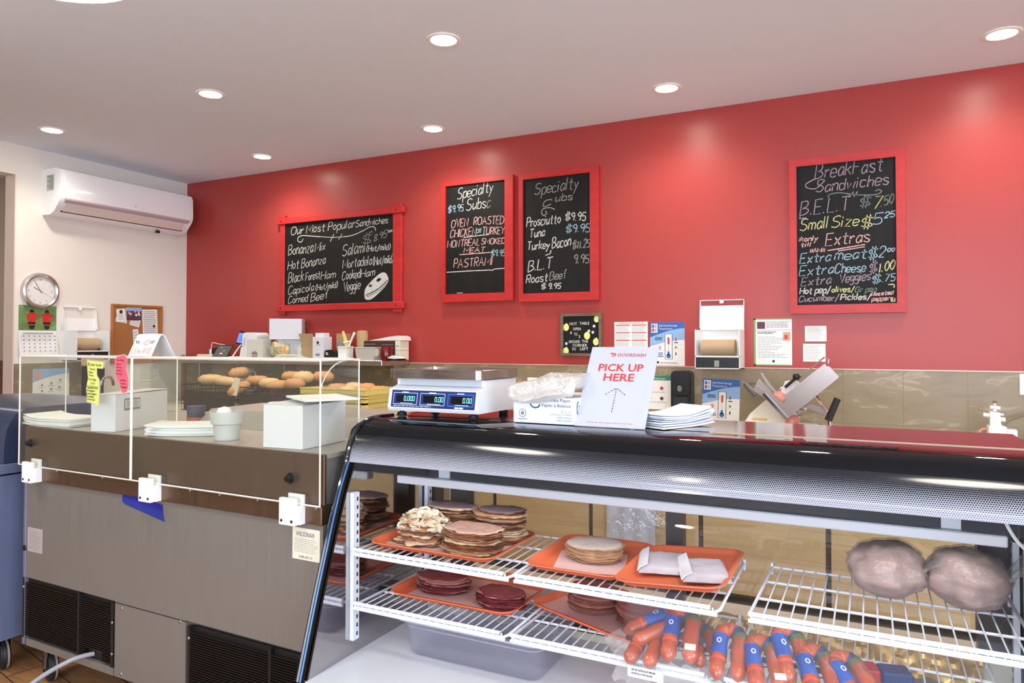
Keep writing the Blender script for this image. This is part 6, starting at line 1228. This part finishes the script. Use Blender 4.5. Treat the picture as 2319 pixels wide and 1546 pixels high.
def crumple(rx, ry, rz_, seed):
    bm = bmesh.new(); bmesh.ops.create_icosphere(bm, subdivisions=4, radius=1)
    for v in bm.verts:
        d = v.co.copy(); f = 1 + .20 * wob(seed, d, 1.6) + .14 * abs(wob(seed + 2, Vector((d.x * .5, d.y, d.z * 2)), 5)) ; sq = (abs(d.x) ** 4 + abs(d.z) ** 4 + abs(d.y) ** 4) ** -.25
        v.co = Vector((d.x * sq * rx * (1 + .06 * wob(seed + 4, d, 3)), d.y * ry * f, max(-.034 if d.y * ry < -.074 else 0, (d.z + 1) * rz_ * f * (.9 + .2 * d.x) + .014 * d.x + (.002 if d.y > -.7 else -.03))))
    return bm
b.bm(crumple(.128, .098, .034, 6)); b.build('bag', film('bright crinkled film', tint=(250, 250, 248), refl=.22, haze=.34, hazecol=(240, 236, 230), rough=.10, grazing=.6, bump=1.0, bump_s=26), t, smooth=40)
b = MB(); b.bm(crumple(.112, .06, .024, 9)); b.build('folded_bags', film('inner film', tint=(250, 250, 248), refl=.2, haze=.5, hazecol=(232, 226, 220), rough=.15, bump=1.0, bump_s=40), t, smooth=30)
# pick up sign on an easel
t = thing('pickup_sign', 'white leaning DOORDASH sign with red words PICK UP HERE and a dashed arrow', 'sign', (-.682, 1.985, TZ + .001)); AL = -34.5
T_ = Matrix.Rotation(R(AL), 4, 'X'); hw, hh = .108, .283
b = MB(); b.T = T_; b.box(-hw, hw, 0, .004, 0, hh, b=.001); b.build('card', mat('glossy white card', (188, 191, 204), .35, spec=.3), t)
b = MB(); b.T = T_; y = -.0008; m_dr = 0
printed(b, 'PICK UP', 0, .193, .037, y, 0, 'CENTER', .142, .02); printed(b, 'HERE', 0, .158, .037, y, 0, 'CENTER', .096, .02); printed(b, 'DOORDASH', -.017, .2465, .0165, y, 0, 'LEFT', .088, .014)
b.flat([(-.045, .2595), (-.030, .2595), (-.0235, .2555), (-.0235, .2505), (-.029, .2465), (-.036, .2465), (-.039, .2490), (-.031, .2490), (-.0285, .2515), (-.0285, .2545), (-.031, .2560), (-.041, .2560)], y, 0)
b.flat([(-.0405, .2545), (-.0315, .2545), (-.0315, .2525), (-.0385, .2525)], y, 0)
lines(b, -.070, .070, .012, .016, 1, y, 2, .55, 0)
for (ax, az), (bx, bz), k in (((0, .132), (-.0, .048), 9), ((-.002, .132), (-.033, .108), 4), ((.002, .132), (.033, .108), 4)):
    for i in range(k): u, v = (i + .15) / k, (i + .75) / k; ribbon(b, [(ax + (bx - ax) * u, az + (bz - az) * u), (ax + (bx - ax) * v, az + (bz - az) * v)], .0022, y, 1)
b.build('print', [mat('red sign print', (196, 58, 50), .5), mat('dark dash print', (70, 50, 50), .6), mat('rose small print', (196, 130, 130), .6)], t, smooth=0)
b = MB(); b.add([(-.03, .115, 0), (.03, .115, 0), (.012, .1125, .16), (-.012, .1125, .16), (-.03, .118, 0), (.03, .118, 0), (.012, .1155, .16), (-.012, .1155, .16)], [(0, 1, 2, 3), (7, 6, 5, 4), (0, 3, 7, 4), (1, 5, 6, 2)]); b.build('easel_strut', m_kr, t, smooth=0)
# paper bags beside the sign
t = thing('paper_bag_stack', 'loose stack of white paper bags right of the leaning sign', 'stack of bags', (-.535, 2.13, TZ), 62)
for i in range(7):
    b = MB(); ox, oy = random.uniform(-.012, .012), random.uniform(-.01, .01); n = 8; z0 = .0005 + i * .0056; vs = []
    for k in range(n + 1):
        x = -.10 + .22 * k / n + ox; zz = z0 + (.006 + .0016 * i) * max(0, k / n - .55) ** 1.2 * 3 + (.001 * i) * max(0, .3 - k / n) * 3
        vs += [(x, -.06 + oy, zz), (x, .06 + oy, zz), (x, .06 + oy, zz + .0042), (x, -.06 + oy, zz + .0042)]
    fs = [(4 * k + a, 4 * k + 4 + a, 4 * k + 4 + (a + 1) % 4, 4 * k + (a + 1) % 4) for k in range(n) for a in range(4)] + [(0, 1, 2, 3), (4 * n + 3, 4 * n + 2, 4 * n + 1, 4 * n)]
    b.add(vs, fs); b.build('paper_bag', (M_WHITE(), mat('bluish white paper', (214, 218, 236), .6))[i % 2], t, smooth=30)
# ================================================================ meat slicer on the back counter
t = thing('meat_slicer', 'cast aluminium meat slicer with a tilted carriage and black handle', 'meat slicer', (-.40, 4.12, .9005))
m_cast = mat('polished cast aluminium', (172, 158, 152), .34, metal=.7); m_enam = mat('cream enamel', (232, 226, 212), .25)
px = lambda x, z: (x + .40, z - .9005)
b = MB(); b.prism([px(-.66, .93), px(-.60, 1.03), px(-.52, 1.105), px(-.44, 1.14), px(-.36, 1.10), px(-.36, .93)], .03, .26); b.box(-.27, .12, -.02, .30, .0, .03, b=.01); b.build('motor_housing', m_enam, t, smooth=30)
b = MB(); b.rect(-.19, -.11, .092, .106, .0288); lab(b.build('maker_plate', mat('amber plate', (214, 180, 120), .4), t, smooth=0), 'small amber plate')
b = MB(); b.T = Matrix.Translation((.02, .05, .22)) @ Matrix.Rotation(R(-35), 4, 'Y'); b.lathe([(0, -.02), (.085, -.012), (.09, 0), (.08, .006), (0, .008)], (-.02, 0, -.01), 48, axis='y'); b.build('blade', mat('steel blade', (210, 208, 206), .15, metal=1.0), t)
# L-shaped carriage plate, tilted
Lp = [(-.508, 1.150), (-.497, 1.163), (-.482, 1.166), (-.424, 1.112), (-.41, 1.108), (-.20, 1.300), (-.188, 1.302), (-.143, 1.250), (-.146, 1.243), (-.388, 1.025), (-.398, 1.024)]
b = MB(); b.prism([px(*p) for p in Lp], -.115, -.095); b.build('carriage_plate', m_cast, t, smooth=20)
b = MB(); b.prism([px(*p) for p in ((-.514, 1.146), (-.503, 1.157), (-.388, 1.028), (-.402, 1.018))], -.128, -.096); lab(b.build('plate_lip', mat('bright steel lip', (214, 220, 240), .12, metal=1.0), t, smooth=0), 'bright rounded lip')
b = MB(); b.prism([px(*p) for p in ((-.424, 1.112), (-.41, 1.108), (-.20, 1.300), (-.21, 1.315), (-.425, 1.13))], -.095, .03); b.build('carriage_bed', m_cast, t, smooth=0)
b = MB(); b.tube([(px(-.425, 1.155)[0], -.02, px(0, 1.155)[1]), (px(-.215, 1.347)[0], -.02, px(0, 1.347)[1]), (px(-.195, 1.335)[0], -.02, px(0, 1.335)[1]), (px(-.198, 1.315)[0], -.02, px(0, 1.315)[1])], .004, 8); b.build('guard_rod', m_chr, t)
b = MB(); b.prism([px(*p) for p in ((-.57, 1.165), (-.545, 1.222), (-.54, 1.228), (-.43, 1.11), (-.47, 1.09))], -.06, -.03); b.build('slice_deflector', m_cast, t, smooth=0)
b = MB()
for k in range(5): a = px(-.555 + .018 * k, 1.19 - .014 * k); b.tube([(a[0], -.062, a[1]), (a[0] + .03, -.062, a[1] - .012)], .002, 5)
b.build('deflector_ribs', m_cast, t)
b = MB(); b.prism([px(*p) for p in ((-.535, 1.255), (-.528, 1.262), (-.49, 1.205), (-.45, 1.155), (-.46, 1.150), (-.50, 1.19))], -.03, -.02); b.build('fence_plate', m_cast, t, smooth=0)
m_gun = mat('dark grey casting', (112, 112, 104), .4, metal=.6)
a, c = px(-.625, 1.20), px(-.565, 1.125); b = MB(); b.tube([(a[0], .03, a[1]), (a[0] + .004, .03, a[1] - .008), (c[0], .03, c[1])], [.012, .018, .022], 14); b.build('thickness_knob', m_gun, t); b = MB(); a = px(-.63, 1.20); b.tube([(a[0], .03, a[1]), (a[0] + .08, .03, a[1] - .004)], .006, 8); b.build('knob_bar', m_gun, t)
a, c = px(-.36, 1.23), px(-.408, 1.185); b = MB(); b.tube([(c[0], -.05, c[1]), (a[0], -.05, a[1])], .008, 10); b.build('lever', m_dark, t); b = MB(); b.lathe([(0, -.018), (.013, -.016), (.018, -.006), (.018, .006), (.013, .016), (0, .018)], (a[0] + .008, -.05, a[1] + .012), 18); b.build('lever_ball', m_dark, t)
b = MB(); b.prism([px(*p) for p in ((-.43, 1.16), (-.41, 1.215), (-.36, 1.222), (-.335, 1.20), (-.385, 1.15), (-.40, 1.13))], -.04, .03); b.build('pusher_block', M_WHITE(), t, smooth=0)
mmeat = mat('salmon pink meat', (208, 130, 116), .45, noise_s=40, noise_amt=.15)
b = MB(); bm = bmesh.new(); bmesh.ops.create_icosphere(bm, subdivisions=3, radius=1)
for v in bm.verts: k = 1 + .25 * wob(3, v.co, 2); v.co = Vector((v.co.x * .042 * k, v.co.y * .05, v.co.z * .030 * k))
bm.transform(Matrix.Translation((px(-.43, 0)[0], -.06, px(0, 1.128)[1])) @ Matrix.Rotation(R(40), 4, 'Y')); b.bm(bm); b.build('meat_on_carriage', mmeat, t, smooth=70)
b = MB(); b.prism([px(*p) for p in ((-.35, 1.12), (-.32, 1.105), (-.21, 1.08), (-.205, 1.04), (-.30, 1.075), (-.36, 1.09))], -.02, .03); b.build('blade_guard', m_cast, t, smooth=0)
a, c = px(-.262, 1.155), px(-.20, 1.07); b = MB(); b.tube([(a[0], -.06, a[1]), (c[0], -.10, c[1])], .008, 10); b.build('handle_arm', m_chr, t)
a, c = px(-.150, 1.138), px(-.195, 1.025); b = MB(); b.tube([(a[0], -.12, a[1]), (c[0], -.12, c[1])], [.017, .019], 14); b.build('handle_grip', m_dark, t)
a, c = px(-.19, 1.03), px(-.186, .93); b = MB(); b.tube([(a[0], -.11, a[1]), (c[0], -.11, c[1])], .009, 10); b.build('carriage_post', m_chr, t)
b = MB(); a = px(-.335, .97); b.tube(catmull([(a[0], -.12, a[1] + .03), (a[0] + .06, -.12, a[1] + .032), (a[0] + .10, -.12, a[1] + .025), (a[0] + .115, -.12, a[1] - .01)], 5), .006, 8); b.box(a[0] - .01, a[0] + .10, -.118, .02, a[1] + .015, a[1] + .02); b.build('receiving_tray', m_cast, t)
b = MB(); bm = bmesh.new(); bmesh.ops.create_icosphere(bm, subdivisions=3, radius=1)
for v in bm.verts: k = 1 + .4 * wob(7, v.co, 2); v.co = Vector((v.co.x * .036 * k, v.co.y * .045, v.co.z * .036 * k))
bm.transform(Matrix.Translation((px(-.375, 0)[0], -.05, px(0, 1.005)[1]))); b.bm(bm); b.build('sliced_meat', mmeat, t, smooth=60)
# ---------------------------------------------------------------- white valve fitting and small bottles at the right
t = thing('valve_fitting', 'white plastic valve with stubby taps on the back counter at the far right', 'valve', (.545, 4.20, .9005)); m_v = mat('white valve plastic', (230, 230, 224), .3)
b = MB(); b.box(-.03, .045, -.03, .05, 0, .115, b=.004); b.box(.045, .09, -.01, .05, 0, .10, b=.004); b.build('base_block', m_v, t)
b = MB(); b.prism([(-.022, .115), (.028, .115), (.022, .125), (.020, .18), (-.022, .186)], -.02, .02); b.build('body', m_v, t, smooth=0)
for a, c, r in (((-.022, 0, .165), (-.048, 0, .168), .010), ((.022, 0, .148), (.042, 0, .146), .011), ((.022, 0, .172), (.036, 0, .17), .005)): b = MB(); b.tube([a, c], r, 12); b.build('stub_tap', m_v, t)
b = MB(); b.tube([(0, 0, .186), (0, 0, .196)], .009, 12); b.build('stem', m_v, t); b = MB(); b.tube([(-.02, 0, .206), (.022, 0, .202)], .009, 12); b.build('wing_knob', m_v, t)
b = MB(); b.tube([(0, .0, .21), (0, .0, .226)], .007, 10); b.build('clear_neck', m_trp, t); b = MB(); b.lathe([(0, .226), (.009, .227), (.009, .236), (0, .238)], seg=14); b.build('olive_cap', mat('olive cap', (120, 104, 50), .5), t)
b = MB(); b.tube(catmull([(-.035, 0, .10), (-.06, 0, .09), (-.07, 0, .05), (-.065, 0, .02)], 5), .006, 8); b.build('copper_tube', mat('pink tube', (200, 140, 126), .4), t)
for x, y, lb in ((.70, 4.12, 'small clear jar right of the white valve'), (.76, 4.06, 'second small clear jar at the right edge of the photo')):
    t = thing('small_jar', lb, 'jar', (x, y, .9005), 0, 'small jars by the valve'); b = MB(); b.lathe([(0, 0), (.026, 0), (.028, .05), (.022, .06), (0, .06)], seg=20); b.build('jar', m_trp, t); b = MB(); b.lathe([(.024, .06), (.024, .08), (0, .082)], seg=20); b.build('jar_cap', mat('blue grey cap', (150, 160, 172), .3), t)
b = MB(); b.tube(catmull([(.60, 4.42, .91), (.62, 4.44, 1.0), (.68, 4.46, 1.04), (.80, 4.48, 1.07), (1.0, 4.49, 1.09)], 6), .005, 6); tag(b.build('electric_cable', mat('olive grey cord', (110, 104, 84), .5)), 'grey cable running up the tiles at the far right', 'cord')
